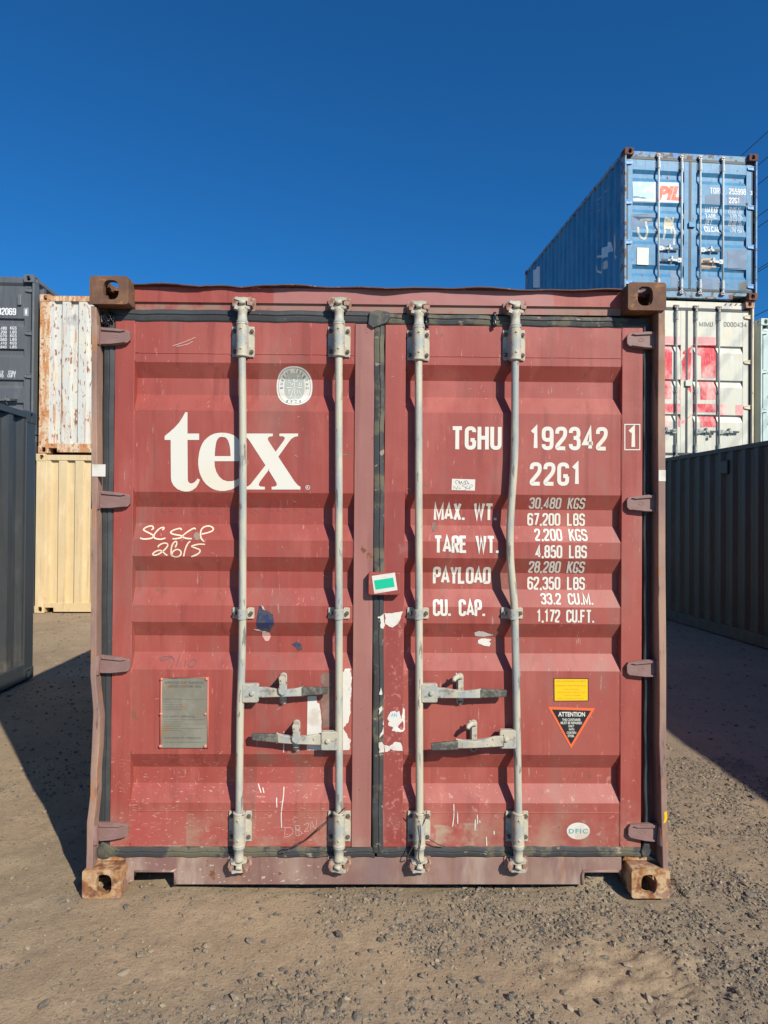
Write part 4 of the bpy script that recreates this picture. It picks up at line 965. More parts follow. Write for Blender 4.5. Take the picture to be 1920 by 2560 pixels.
for body, u, v, w_, hgt in (('AN', 985, 1787, 15, 9), ('C', 873.5, 1722, 5, 7)):
    me = tb(body, u - w_ / 2, u + w_ / 2, v - hgt / 2, v + hgt / 2, bold=0); drape(me, surf, TRAP, .0024); obj('sticker_print', me, m_sky, D2 if u > 900 else D1)
# data plate
R0 = (380, 1670, .1085)
pl = hp(crop([(225, 232), (1300, 210), (1292, 1832), (212, 1828)], *R0))
DP = obj('data_plate', MB().prism(pl, .0635, .069), m_plate, D1, bevel=.001)
def yfix(l, y): return [(a, y, b) for a, b in l]
fm = MB(); fm.tube(yfix([pl[3], pl[0], pl[1], pl[2]], .064), [.0035, .004, .004, .0035], 6)
for u, v, r_ in ((235, 250, .007), (220, 1050, .0075), (205, 1790, .008), (1240, 1050, .006), (1235, 1790, .008), (1270, 245, .007)):
    a, b = hit(*crop([(u, v)], *R0)[0], surf); fm.tube([(a, .066, b), (a, .060, b), (a, .0575, b)], [r_, r_ * .9, r_ * .4], 8)
obj('plate_edge', fm, m_pframe, DP)
ms = []
for body, a, b_, v0, v1 in (('APPROVED FOR TRANSPORT', 300, 1230, 300, 360), ('UNDER CUSTOMS SEAL', 380, 1150, 385, 440), ('CSC SAFETY APPROVAL', 270, 1010, 1085, 1130), ('ONE DOOR OFF OPERATION', 290, 1130, 1580, 1620)):
    p = crop([(a, v0), (b_, v1)], *R0); ms.append(tb(body, p[0][0], p[1][0], p[0][1], p[1][1], bold=.01))
for v in (690, 720, 750, 790, 830, 870, 910, 950, 1180, 1230, 1280, 1330, 1380, 1430, 1700):
    a, b = hit(*crop([(260, v)], *R0)[0], surf), hit(*crop([(260 + (450 if v % 20 else 980), v)], *R0)[0], surf)
    ms.append(ribbon([[a, b]], .0012, smooth=False))
me = join(ms, 'plate_print')
for v in me.vertices: v.co.y = .0630
obj('plate_print', me, m_platetxt, DP)
# reflective stickers on the posts, yellow dab
a = M(230, 1191, .011); b = M(264, 1161, .011); obj('post_sticker', MB().box(a[0], b[0], .0100, .0112, a[1], b[1]), m_paper, R)
a = M(1646.5, 1203, .011); b = M(1664, 1175, .011); obj('post_sticker', MB().box(a[0], b[0], .0100, .0112, a[1], b[1]), m_paper, R)
decal('paint_dab', [[M(u, v, .0115) for u, v in [(1660, 2030), (1667, 2028), (1668, 2046), (1664, 2056), (1658, 2058), (1661, 2045)]]], m_yellow, R, y=.0108)
# wire seals and tape
def wire(pts, r=.0022, y=(.01, .03), name='seal_wire'):
    p3 = []
    for i, (u, v) in enumerate(pts):
        yy = y[0] + (y[1] - y[0]) * i / (len(pts) - 1); x, z = M(u, v, yy); p3.append((x, yy, z))
    obj(name, MB().tube(smoothline(p3, 6), r, 6), m_wire, R)
wire([(863, 2018), (852, 2030), (838, 2040), (822, 2052), (790, 2080), (760, 2104), (735, 2116), (712, 2120), (704, 2126), (708, 2131), (722, 2124), (745, 2108), (765, 2098), (800, 2072)], y=(.01, .055))
wire([(1036, 2030), (1045, 2045), (1056, 2068), (1062, 2090), (1080, 2102), (1098, 2112), (1112, 2116)], y=(.004, .05)); wire([(1066, 2028), (1062, 2050), (1048, 2080), (1040, 2100), (1020, 2140), (1018, 2148), (1026, 2146)], y=(.004, .04)); wire([(1050, 2062), (1052, 2100), (1046, 2140), (1052, 2160)], y=(0, .004))
for u, v in ((1068, 802), (1236, 800)):
    x, z = M(u, v, .058); m_ = MB()
    for i in range(5):
        q = [(x + random.uniform(-.006, .006), .056 + random.uniform(-.004, .002), z - .03 + .06 * j / 5 + random.uniform(-.003, .003)) for j in range(6)]
        m_.tube(q, .004, 5)
    obj('tape_wrap', m_, m_tape, R)
m_ = MB(); x, z = M(270, 795, .05)
for i in range(9):
    q = [(x + random.uniform(-.03, .03), .05 + random.uniform(-.01, .008), z + random.uniform(-.035, .03)) for j in range(4)]; m_.tube(smoothline(q, 4), .003, 5)
obj('tape_wrap', m_, m_tape, R)
# ------------------------------------------------------------------ the other containers
GRP = 'containers standing in the yard'
def place_text(body, C, o, z0, u0, u1, v0, v1, sf, G, material, parent, bold=.02, y=None, shear=0):
    """lettering on a far door, measured in a zoomed crop C=(ox,oy,scale)"""
    (a0, b0), (a1, b1) = crop([(u0, v1), (u1, v0)], *C)
    xa, za = hit(a0, b0, sf, o, z0); xb, zb = hit(a1, b1, sf, o, z0)
    xc, zc = hit(a0, b1, sf, o, z0)
    if shear: me = text_mesh(body, xa, xb, za, (zb + zc) / 2, bold=bold, shear=shear)
    else: me = gothic(body, xa, xb, za, (zb + zc) / 2, t=.13 + bold)
    drape(me, sf, G, .003); return obj('lettering', me, material, parent)
def patch(name, pts, C, o, z0, sf, G, material, parent, off=.002):
    q = [hit(u, v, sf, o, z0) for u, v in crop(pts, *C)]
    me = poly_mesh([q], name); drape(me, sf, G, off); return obj(name, me, material, parent)
# dark grey container near left (A)
m_dg = paint('dark_grey_paint', (.052, .058, .062), (.065, .070, .074), 21, dust=.35, rough=.42, chips=False)
m_dgp = mat('dark_grey_frame', (.050, .056, .062), .4, 0, [dict(col=(.09, .09, .09), scale=12, lo=.6, hi=.75, amt=.5), dict(col=(.40, .38, .34), scale=60, lo=.72, hi=.75, amt=.6)], bump=[(8, .001, 2, 'n')])
aA = .037; cA, sA = math.cos(aA), math.sin(aA); fx, fy = -3.42, 6.70
A = thing('shipping_container', 'dark grey ribbed container on the ground at the left edge, its corner showing', 'shipping container', (fx - W * cA + L20 * sA, fy - W * sA - L20 * cA, 0), aA, GRP)
shell(A, 2.591, m_dg, postmat=m_dgp, castmat=m_dgp, doors=False)
# grey container with number, upper level left (B)
bo_ = (-5.70 - W * math.cos(.06), 11.05 - W * math.sin(.06), .06)
m_bg = paint('slate_grey_paint', (.10, .105, .115), (.12, .125, .135), 31, dust=.1, rough=.45, chips=False)
m_bgp = mat('slate_frame', (.13, .14, .145), .45, 0, [dict(col=(.19, .19, .18), scale=8, lo=.5, hi=.7, amt=.5)])
zB = 2.896
GB = [tuple(M(40, v, .07, bo_, zB)[1] for v in q) for q in ((796, 799, 809, 817), (872, 875, 886, 894), (949, 952, 963, 971))] + [(.52, .495, .45, .40)]
B = thing('shipping_container', 'slate grey container with number 82069 on its doors, upper level at the left edge', 'shipping container', (bo_[0], bo_[1], zB), bo_[2], GRP)
shell(B, 2.591, m_bg, postmat=m_bgp, castmat=m_bgp)
dB, GB2 = door_end(B, 2.591, m_bg, m_bgp, m_rubber, m_bgp, grooves=GB, handles='row')
sB = make_surf(GB2); CB = (0, 670, .1808)
m_wl = mat('plain_white_lettering', (.74, .75, .76), .6)
for body, a, b_, v0, v1, bold in (('82069', -32, 225, 552, 648, .04), ('0', 347, 378, 568, 648, .04), ('KGS', 140, 232, 811, 852, .03), ('LBS', 140, 232, 865, 905, .03), ('KGS', 140, 232, 918, 957, .03), ('LBS', 140, 232, 968, 1008, .03), ('KGS', 140, 232, 1020, 1058, .03), ('LBS', 140, 232, 1072, 1110, .03),
                                  ('30,480', -60, 95, 811, 852, .03), ('67,200', -60, 95, 865, 905, .03), ('2,070', -40, 95, 918, 957, .03), ('4,560', -40, 95, 968, 1008, .03), ('28,410', -60, 93, 1020, 1058, .03), ('62,640', -60, 90, 1072, 1110, .03),
                                  ('CUM', 118, 220, 1420, 1465, .03), ('33.2', -50, 48, 1420, 1465, .03), ('CUFT', 105, 215, 1472, 1513, .03), ('1,170', -70, 48, 1472, 1513, .03)):
    place_text(body, CB, bo_, zB, a, b_, v0, v1, sB, GB2, m_wl, dB[1], bold=bold)
q1 = [hit(u, v, sB, bo_, zB) for u, v in crop([(333, 555), (392, 555), (392, 662), (333, 662)], *CB)]; q2 = [hit(u, v, sB, bo_, zB) for u, v in crop([(337, 560), (388, 560), (388, 657), (337, 657)], *CB)]
me = poly_mesh([q1, q2], 'lettering'); drape(me, sB, GB2, .003); obj('lettering', me, m_wl, dB[1])
q = [hit(u, v, sB, bo_, zB) for u, v in crop([(248, 372), (306, 372), (306, 522), (248, 522)], *CB)]
obj('vent', MB().prism(q, .035, .07), m_bgp, dB[1], bevel=.012)
hidden = paint('plain_blue_grey_paint', (.10, .13, .16), (.12, .15, .18), 41, dust=.3, chips=False)
def support(name_label, o, H):
    r = thing('shipping_container', name_label, 'shipping container', (o[0], o[1], 0), o[2], GRP)
    shell(r, H, hidden); door_end(r, H, hidden, m_bgp, m_rubber, m_bgp); return r
support('blue grey container under the slate grey one, hidden behind the dark grey container', bo_, 2.886)
# yellow and rusty white stack
yo = (-5.668, 11.11, .02)
m_cream2 = paint('cream_paint', (.64, .48, .26), (.70, .55, .33), 51, dust=.2, rough=.5, chips=False, extra=[dict(col=(.62, .36, .16), scale=7, lo=.62, hi=.75, stretch=(4, 4, .3), zone=(None, .22, None, None, .05), amt=.6), dict(col=(.45, .33, .2), scale=24, lo=.70, hi=.73, amt=.6), dict(col=(.6, .4, .2), scale=12, lo=.58, hi=.66, zone=(None, .5, None, .3, .08), amt=.7)])
Y = thing('shipping_container', 'clean cream yellow container standing on the ground under the rusty white one', 'shipping container', (yo[0], yo[1], 0), yo[2], GRP)
shell(Y, 2.591, m_cream2, doors=False)
m_rw = mat('rusty_white_paint', (.60, .59, .54), .55, 0, [dict(col=(.66, .62, .52), scale=4, lo=.45, hi=.65, stretch=(2, 1, .5)),
    dict(col=(.50, .22, .09), scale=7, lo=.56, hi=.66, stretch=(3, 1, .16), detail=7, amt=.8), dict(col=(.27, .09, .035), scale=16, lo=.575, hi=.62, stretch=(2.2, 1, .5), detail=8, amt=.95),
    dict(col=(.34, .33, .35), scale=3, lo=.5, hi=.6, zone=(.42, .6, 2.1, None, .03), amt=.6)], bump=[(18, .003, 5, 'n')])
m_rwp = mat('rusty_white_frame', (.66, .50, .34), .8, 0, [dict(col=(.52, .22, .08), scale=8, lo=.42, hi=.56, stretch=(1.5, 1, .5), detail=7, amt=.9), dict(col=(.28, .10, .04), scale=20, lo=.56, hi=.62, detail=6, amt=.9)], bump=[(25, .004, 5, 'n')])
Wc = thing('shipping_container', 'rust streaked white container with a dented ribbed end, on top of the cream yellow one', 'shipping container', (yo[0] + .03, yo[1], 2.60), yo[2], GRP)
shell(Wc, 2.591, m_rw, postmat=m_rwp, castmat=m_rwp, doors=False)
ew = [o for o in Wc.children if o.name.startswith('end_wall')]
for o in ew:                                   # pushed-in dent low in the end wall
    bm = bmesh.new(); bm.from_mesh(o.data); bmesh.ops.subdivide_edges(bm, edges=[e for e in bm.edges if abs(e.verts[0].co.z - e.verts[1].co.z) > 1], cuts=30)
    for v in bm.verts:
        if v.co.y < 1: v.co.y += .09 * math.exp(-((v.co.x - 1.02) / .12) ** 2 - ((v.co.z - 1.35) / .32) ** 2); v.co.x += .03 * math.exp(-((v.co.x - .95) / .1) ** 2 - ((v.co.z - 1.2) / .3) ** 2)
    bm.to_mesh(o.data); bm.free()
# white container with red paint, and the blue one above it
mo = (4.1557 - .03, 11.90, .0821); zM, HM = 2.591, 2.888
m_mw = paint('weathered_white_paint', (.60, .58, .48), (.56, .55, .48), 61, dust=.15, rough=.5, chips=False, extra=[dict(col=(.70, .55, .34), scale=4, lo=.5, hi=.7, stretch=(2, 1, .5), amt=.4)])
m_mwf = mat('white_rusty_frame', (.72, .62, .46), .7, 0, [dict(col=(.45, .20, .08), scale=14, lo=.60, hi=.66, detail=6, stretch=(1.5, 1, .5))], bump=[(30, .003, 4, 'n')])
m_mwc = mat('white_rusty_casting', (.50, .30, .20), .8, 0, [dict(col=(.28, .10, .045), scale=14, lo=.45, hi=.6, detail=6)], bump=[(40, .003, 4, 'n')])
m_gbar = mat('grey_bar', (.33, .34, .31), .5, 0, [dict(col=(.42, .42, .38), scale=9, lo=.5, hi=.65)])
Mi = thing('shipping_container', 'white container with faded red patches and number MIMU 0000434, under the blue one', 'shipping container', (mo[0], mo[1], zM), mo[2], GRP)
kz = (HM - .6) / (2.591 - .6); inv = lambda z: z if z < .6 else .6 + (z - .6) / kz
def slot(zt_, zb_): return tuple(inv(z) for z in (zt_, zt_ - .004, zt_ - .035, zb_))
GM = [slot(2.09, 1.96), slot(1.48, 1.35), slot(.865, .735)]
shell(Mi, HM, m_mw, postmat=m_mwf, castmat=m_mwc)
dM, GM2 = door_end(Mi, HM, m_mw, m_gbar, m_rubber, m_mwf, grooves=GM, handles='row', rods=tuple(M(u, 900, .034, mo, zM)[0] for u in (1640, 1691.5, 1740.5, 1798)))
sM = make_surf(GM2); CM = (1640, 740, .1763)
m_char = mat('charcoal_lettering', (.10, .11, .13), .6)
place_text('MIMU', CM, mo, zM, 613, 805, 368, 430, sM, GM2, m_char, dM[1], bold=0); place_text('0000434', CM, mo, zM, 960, 1285, 372, 435, sM, GM2, m_char, dM[1], bold=0)
m_redw = mat('worn_red_overpaint', (.62, .045, .065), .7, 0, [dict(col=(.78, .42, .38), scale=4, lo=.42, hi=.62, stretch=(1, 1, .6), detail=6), dict(col=(.72, .20, .20), scale=22, lo=.45, hi=.65, stretch=(2, 1, .5), amt=.7)])
m_redp = mat('pale_red_overpaint', (.74, .33, .32), .7, 0, [dict(col=(.80, .55, .48), scale=5, lo=.42, hi=.62, stretch=(1, 1, .6), detail=6)])
for pts, mt in (([(60, 570), (860, 585), (860, 675), (60, 675)], m_redp), ([(-60, 690), (255, 690), (255, 760), (225, 770), (220, 1460), (-60, 1460)], m_redw), ([(330, 690), (530, 690), (530, 1470), (320, 1470), (372, 1000), (345, 860)], m_redw),
                ([(560, 690), (850, 690), (855, 1165), (640, 1165), (640, 850), (565, 830)], m_redw), ([(610, 1200), (850, 1205), (850, 1470), (628, 1470), (628, 1290), (610, 1270)], m_redw), ([(-60, 1525), (860, 1530), (860, 1650), (-60, 1650)], m_redw), ([(865, 1535), (1010, 1540), (990, 1700), (870, 1695)], m_redp),
                ([(1130, 1545), (1240, 1545), (1235, 1705), (1108, 1700)], m_redp), ([(320, 1660), (525, 1670), (525, 1862), (315, 1855)], m_redw), ([(600, 1700), (855, 1705), (850, 1860), (625, 1860), (620, 1760)], m_redw), ([(-60, 1670), (215, 1670), (215, 1850), (-60, 1850)], m_redp)):
    q = [hit(u, v, sM, mo, zM) for u, v in crop(pts, *CM)]
    patch('paint_patch', pts, CM, mo, zM, sM, GM2, mt, dM[1] if q[0][0] > 1.2 else dM[0])
for k_ in range(4):
    pts = [(960 + k_ * 74, 138), (985 + k_ * 74, 105), (1010 + k_ * 74, 105), (988 + k_ * 74, 138)]
    q = [M(u, v, .068, mo, zM) for u, v in crop(pts, *CM)]; me = poly_mesh([q], 'stripe')
    for v in me.vertices: v.co.y = .0675
    obj('hazard_stripe', me, m_char, Mi)
pk = thing('padlock', 'small padlock hanging from the door handle of the white container with red patches', 'padlock')
pk.location = Mi.matrix_basis @ Vector((1.63, .015, .50)); pk.rotation_euler = (0, 0, mo[2])
obj('lock_body', MB().prism(rrect(-.022, .022, -.05, -.008, .008), -.008, .012), m_boltr, pk, bevel=.002)
obj('shackle', MB().tube([(-.014, .002, -.01), (-.014, .002, .018), (-.008, .002, .028), (.008, .002, .028), (.014, .002, .018), (.014, .002, -.01)], .004, 6), m_steel, pk)
support('blue grey container under the white and blue stack, hidden behind the green container', (mo[0], mo[1], mo[2]), 2.581)
uo = (4.1557, 11.8548, .0821); zU = 5.487
m_bl = paint('sky_blue_paint', (.03, .19, .37), (.07, .26, .44), 71, dust=.05, rust=.05, rough=.5, chips=False, extra=[dict(col=(.28, .20, .14), scale=9, lo=.64, hi=.69, stretch=(1.5, 1.5, .5), amt=.6),
    dict(col=(.12, .18, .30), scale=3, lo=.4, hi=.5, zone=(-.02, .09, .12, 2.4, .02), amt=.0)])
m_blf = mat('blue_rusty_frame', (.20, .33, .42), .7, 0, [dict(col=(.10, .26, .55), scale=3, lo=.5, hi=.56), dict(col=(.16, .08, .05), scale=9, lo=.50, hi=.6, detail=6), dict(col=(.40, .28, .18), scale=25, lo=.62, hi=.68, amt=.7)], bump=[(30, .002, 4, 'n')])
m_blc = mat('dark_rust_casting', (.12, .045, .03), .85, 0, [dict(col=(.2, .09, .06), scale=14, lo=.5, hi=.65)], bump=[(40, .003, 4, 'n')])
m_bars = mat('pale_bar', (.55, .58, .58), .5, 0, [dict(col=(.40, .38, .33), scale=12, lo=.55, hi=.68)])
Bl = thing('shipping_container', 'sky blue container on top of the tall stack, with a white PIL panel', 'shipping container', (uo[0], uo[1], zU), uo[2], GRP)
shell(Bl, 2.591, m_bl, castmat=m_blc, postmat=m_blf)
m_hblue = mat('pale_blue_hinge', (.18, .38, .70), .5)
dU, GU = door_end(Bl, 2.591, m_bl, m_bars, m_rubber, m_hblue, sillmat=m_blf)
sU = make_surf(GU); CU_ = (1540, 350, .2290)
m_pw = mat('sun_bleached_white', (.68, .74, .78), .6, 0, [dict(col=(.42, .60, .78), scale=7, lo=.5, hi=.7, amt=.6)])
m_pale = mat('bleached_blue_white', (.45, .64, .80), .6, 0, [dict(col=(.70, .76, .80), scale=9, lo=.45, hi=.65)])
m_pil = mat('faded_red_print', (.72, .17, .10), .6, 0, [dict(col=(.76, .33, .24), scale=12, lo=.5, hi=.7)])
m_gy = mat('grey_overpaint', (.13, .20, .30), .6, 0, [dict(col=(.17, .25, .36), scale=5, lo=.4, hi=.6)]); m_cr = mat('cream_panel', (.82, .74, .56), .55)
m_graf = mat('cream_spray', (.60, .62, .56), .8, 0, [dict(col=(.35, .48, .62), scale=14, lo=.5, hi=.7)])
pa = lambda pts, mt, nm='paint_patch', i=0, off=.002: patch(nm, pts, CU_, uo, zU, sU, GU, mt, dU[i], off)
pa([(180, 455), (412, 460), (409, 686), (184, 681)], m_pale, 'company_panel'); pa([(412.5, 460), (697, 466), (694, 692), (409.5, 686)], m_pw, 'company_panel')
pa([(184, 640), (409, 645), (409, 684), (184, 679)], m_pw, 'company_panel', off=.003)
pa([(184, 615), (230, 612), (270, 625), (300, 620), (340, 642), (280, 640), (240, 632), (190, 636)], m_gy, 'company_panel', off=.004)
place_text('PIL', CU_, uo, zU, 448, 712, 503, 652, sU, GU, m_pil, dU[0], bold=.06, shear=.25)
pa([(975, 595), (1165, 600), (1163, 702), (975, 698)], m_gy, i=1); pa([(1215, 600), (1402, 608), (1400, 716), (1215, 712)], m_gy, i=1); pa([(1215, 1197), (1428, 1205), (1425, 1418), (1213, 1412)], m_gy, i=1)
pa([(590, 1425), (665, 1430), (690, 1480), (660, 1612), (600, 1606)], m_gy); pa([(935, 1492), (1135, 1500), (1130, 1642), (935, 1632)], m_gy, i=1); pa([(170, 812), (400, 800), (400, 905), (310, 915), (300, 965), (172, 975)], m_gy)
pa([(455, 1095), (680, 1095), (650, 1150), (590, 1165), (475, 1155)], m_gy, off=.0025)
pa([(930, 1300), (960, 1290), (1085, 1290), (1095, 1330), (1082, 1360), (1090, 1400), (1040, 1395), (1020, 1412), (930, 1408)], mat('peeled_beige', (.58, .40, .26), .8, 0, [dict(col=(.35, .4, .45), scale=14, lo=.5, hi=.65)]), i=1)
pa([(1340, 1560), (1400, 1545), (1432, 1560), (1432, 1640), (1345, 1632)], mat('brown_grey_scuff', (.20, .19, .17), .8), i=1)
q = [hit(u, v, sU, uo, zU) for u, v in crop([(228, 1175), (355, 1180), (351, 1368), (226, 1363)], *CU_)]
obj('data_panel', MB().prism(q, .060, .067), m_cr, dU[0], bevel=.006)
def gst(lines, wd, C=CU_, i=0):
    me = ribbon([[hit(u, v, sU, uo, zU) for u, v in crop(l, *C)] for l in lines], wd, 'graffiti')
    for v in me.vertices: v.co.y = sU(v.co.x, v.co.z) - .004
    obj('graffiti', me, m_graf, dU[i])
gst([[(255, 878), (320, 872), (392, 872)], [(325, 875), (335, 950), (335, 1030), (312, 1078), (270, 1065), (245, 1010), (238, 950)], [(458, 850), (462, 1000), (452, 1105)], [(543, 840), (530, 950), (515, 1090)], [(545, 845), (600, 900), (600, 1020)], [(622, 842), (615, 920), (640, 1050), (635, 1145)]], .04)
pa([(520, 900), (545, 878), (585, 872), (608, 900), (608, 940), (596, 975), (560, 975), (528, 955)], mat('cream_blot', (.66, .58, .42), .8), off=.0045)
for body, a, b_, v0, v1, bo in (('TDRU', 1022, 1165, 522, 585, .02), ('255998', 1232, 1418, 532, 594, .02), ('3', 1462, 1487, 555, 603, .02), ('22G1', 1232, 1350, 630, 690, .02), ('MAX.GR.', 970, 1140, 730, 793, .0), ('TARE', 972, 1090, 805, 855, .0), ('NET', 972, 1055, 870, 928, .0), ('CU.CAP.', 970, 1146, 945, 1002, .02),
                              ('30,480 KG', 1228, 1364, 735, 764, 0), ('67,200 LBS', 1222, 1370, 775, 802, 0), ('2,320 KG', 1248, 1362, 812, 836, 0), ('5,110 LBS', 1248, 1382, 842, 866, 0), ('28,160 KG', 1228, 1366, 875, 903, 0), ('62,090 LBS', 1222, 1375, 912, 941, 0), ('33.2 CU.M', 1258, 1386, 953, 976, 0), ('1,172 CU.FT', 1246, 1390, 982, 1008, 0)):
    place_text(body, CU_, uo, zU, a, b_, v0, v1, sU, GU, m_wl, dU[1], bold=bo)
# marks on the blue side wall: local (y along, z)
def MS(u, v, o=uo, z0=zU, lx=.014):
    d = ray(u, v); ca, sa = math.cos(o[2]), math.sin(o[2]); cx, cy = -o[0], -o[1]
    clx, cly = cx * ca + cy * sa, -cx * sa + cy * ca; dx, dy = d.x * ca + d.y * sa, -d.x * sa + d.y * ca
    t = (lx - clx) / dx; return cly + t * dy, CAMH + t * d.z - z0
LW = L20 - .36; NW = int(round(LW / .2755)); PW = LW / NW
def wallx(y):
    p = ((L20 - .18 - y) % PW) / PW
    f = 0 if p < .14 or p > .86 else ((p - .14) / .24 if p < .38 else (1 if p < .62 else (.86 - p) / .24))
    return .016 + .036 * f
def side_decal(me, material, parent, name):
    bm = bmesh.new(); bm.from_mesh(me); ys = [v.co.y for v in bm.verts]; a, b = min(ys), max(ys)
    for i in range(NW):
        for f in (0, .14, .38, .62, .86):
            y = L20 - .18 - (i + f) * PW
            if a < y < b: bmesh.ops.bisect_plane(bm, geom=bm.verts[:] + bm.edges[:] + bm.faces[:], plane_co=(0, y, 0), plane_no=(0, 1, 0))
    for v in bm.verts: v.co.x = wallx(v.co.y) - .003
    face_out(bm, 0); bm.to_mesh(me); bm.free(); me.name = name; return obj(name, me, material, parent)
SW = [o for o in Bl.children if o.name.startswith('side_wall')][0]
CS = (1300, 360, .1808)
def side_text(body, u0, u1, v0, v1, bold=.02):
    (a0, b0), (a1, b1) = crop([(u0, v1), (u1, v0)], *CS); ya, za = MS(a0, b0); yb, zb = MS(a1, b1); yc, zc = MS(a0, b1)
    me = text_mesh(body, -yb, -ya, za, (zb + zc) / 2, bold=bold) if 0 else gothic(body, -max(ya, yb), -min(ya, yb), za, (zb + zc) / 2)
    for v in me.vertices: v.co = (0, -v.co.x, v.co.z)
    side_decal(me, m_graf, SW, 'lettering')
side_text('TDRU 98', 1052, 1200, 720, 785); side_text('2559', 1052, 1140, 815, 870); side_text('22G1', 1052, 1140, 900, 960); side_text('3', 1185, 1212, 905, 985)
def side_poly(pts, mt, nm='paint_patch'):
    q = [MS(u, v) for u, v in crop(pts, *CS)]; me = poly_mesh([q], nm)
    for v in me.vertices: v.co = (0, v.co.x, v.co.z)
    side_decal(me, mt, SW, nm)
side_poly([(172, 1755), (200, 1740), (215, 1710), (255, 1690), (255, 1985), (172, 1985)], m_pw, 'company_panel')
side_poly([(1128, 1440), (1190, 1410), (1215, 1360), (1245, 1350), (1262, 1480), (1205, 1510), (1195, 1550), (1130, 1590)], m_pale)
side_poly([(1060, 1545), (1128, 1530), (1120, 1562), (1065, 1575)], m_graf); side_poly([(1046, 1670), (1058, 1680), (1075, 1750), (1120, 1770), (1128, 1600), (1140, 1700), (1128, 1800), (1108, 1800), (1062, 1770)], m_graf)
side_poly([(1312, 1225), (1322, 1400), (1312, 1520), (1328, 1560), (1315, 1605), (1300, 1450), (1302, 1300)], m_graf); side_poly([(1150, 1640), (1175, 1600), (1190, 1640), (1185, 1720), (1150, 1735)], m_graf)
# pale mint container far right
m_mint = paint('pale_mint_paint', (.48, .58, .55), (.52, .60, .55), 81, dust=.05, rough=.5, chips=False)
mno = (6.665, 12.09, .0821)
Mt = thing('shipping_container', 'pale mint container at the right edge beside the white one with red patches', 'shipping container', (mno[0], mno[1], 2.591), mno[2], GRP)
GT = [slot(1.80, 1.69), slot(1.31, 1.20), slot(.75, .64)]
shell(Mt, 2.585, m_mint); door_end(Mt, 2.585, m_mint, m_mint, m_rubber, m_mint, grooves=GT, handles='row')
support('blue grey ground level container carrying the pale mint one at the far right', mno, 2.585)
# dark green container right, and its neighbour nearer the camera
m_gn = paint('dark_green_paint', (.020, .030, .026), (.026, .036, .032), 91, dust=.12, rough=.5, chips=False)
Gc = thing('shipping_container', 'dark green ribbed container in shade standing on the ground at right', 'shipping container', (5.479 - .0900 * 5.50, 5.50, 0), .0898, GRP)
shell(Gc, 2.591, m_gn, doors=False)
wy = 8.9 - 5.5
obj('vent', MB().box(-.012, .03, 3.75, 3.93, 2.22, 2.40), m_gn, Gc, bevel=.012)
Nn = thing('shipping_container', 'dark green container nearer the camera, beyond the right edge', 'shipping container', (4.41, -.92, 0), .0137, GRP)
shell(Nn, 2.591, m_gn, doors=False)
# ------------------------------------------------------------------ overhead wires and poles
m_cable = mat('cable', (.02, .02, .022), .6); m_wood = mat('weathered_pole_wood', (.16, .12, .09), .9, 0, [dict(col=(.24, .20, .16), scale=10, lo=.4, hi=.6, stretch=(3, 3, .2))], bump=[(40, .004, 4, 'n')])
XW, SLP = 14.0, -.06
def wire_z(u, v):
    d = ray(u, v)                       # intersect vertical plane x = XW + SLP*y
    t = XW / (d.x - SLP * d.y); return CAMH + t * d.z
wl = [(1890, 356), (1908, 402.5), (1908, 451), (1908, 531.5), (1908, 559), (1905, 667), (1905, 673.5), (1904, 782)]
zs = [wire_z(*p) for p in wl]
nm = ['topmost', 'second from the top', 'third from the top', 'fourth from the top', 'fifth from the top', 'upper of the pair', 'lower of the pair', 'lowest']
def armx(i): return (-.9, .9, -.9, .9, -.7, .5, .62, 0)[i] * 0
for i, z in enumerate(zs):
    p = [(XW + SLP * y, y, z) for y in (-6, 15, 40, 68)]
    o = obj('overhead_wire', MB().tube(p, .012, 6), m_cable); o['label'] = 'thin black overhead wire at the right edge, ' + nm[i]; o['category'] = 'wire'; o['group'] = 'overhead wires'
for y, lab in ((-6, 'weathered wooden utility pole behind the camera carrying the overhead wires'), (68, 'distant wooden utility pole carrying the overhead wires')):
    t = thing('utility_pole', lab, 'utility pole', (XW + SLP * y + .16, y, 0), 0, 'utility poles')
    obj('pole', MB().tube([(0, 0, -.3), (0, 0, max(zs) + .4)], [.17, .11], 12), m_wood, t)
    for z in zs: obj('insulator', MB().tube([(-.12, 0, z), (-.15, 0, z), (-.18, 0, z)], [.03, .045, .03], 8), m_wl, t)
    for z in (max(zs) - .2, zs[3], zs[5] - .1): obj('crossarm', MB().box(-.9, .9, .11, .2, z - .06, z + .06), m_wood, t, bevel=.005)
# ------------------------------------------------------------------ ground
rng = np.random.default_rng(5)
def vnoise(x, y, sc, seed):
    r = np.random.default_rng(seed); T = r.random((256, 256)); x = x / sc; y = y / sc
    xi = np.floor(x).astype(int); yi = np.floor(y).astype(int); fx_ = x - xi; fy_ = y - yi
    fx_ = fx_ * fx_ * (3 - 2 * fx_); fy_ = fy_ * fy_ * (3 - 2 * fy_); g = lambda a, b: T[a % 256, b % 256]
    return (g(xi, yi) * (1 - fx_) + g(xi + 1, yi) * fx_) * (1 - fy_) + (g(xi, yi + 1) * (1 - fx_) + g(xi + 1, yi + 1) * fx_) * fy_ - .5
def gravel_w(x, y):
    """0 dust .. 1 gravel"""
    n = vnoise(x, y, .55, 1) + .6 * vnoise(x, y, .22, 2) + .3 * vnoise(x, y, .09, 3)
    b = .38 * np.clip((x - .1) / .5, -1, 1) * 1.0 - .75 * np.exp(-((x - .85) / .42) ** 2 - ((y - 2.5) / .30) ** 2) + .35 * np.exp(-((x + .1) / .35) ** 2 - ((y - 2.3) / .5) ** 2) + .25 * np.exp(-((x - 1.75) / .5) ** 2)
    return np.clip((n + b) * 2.0 + .35, 0, 1)
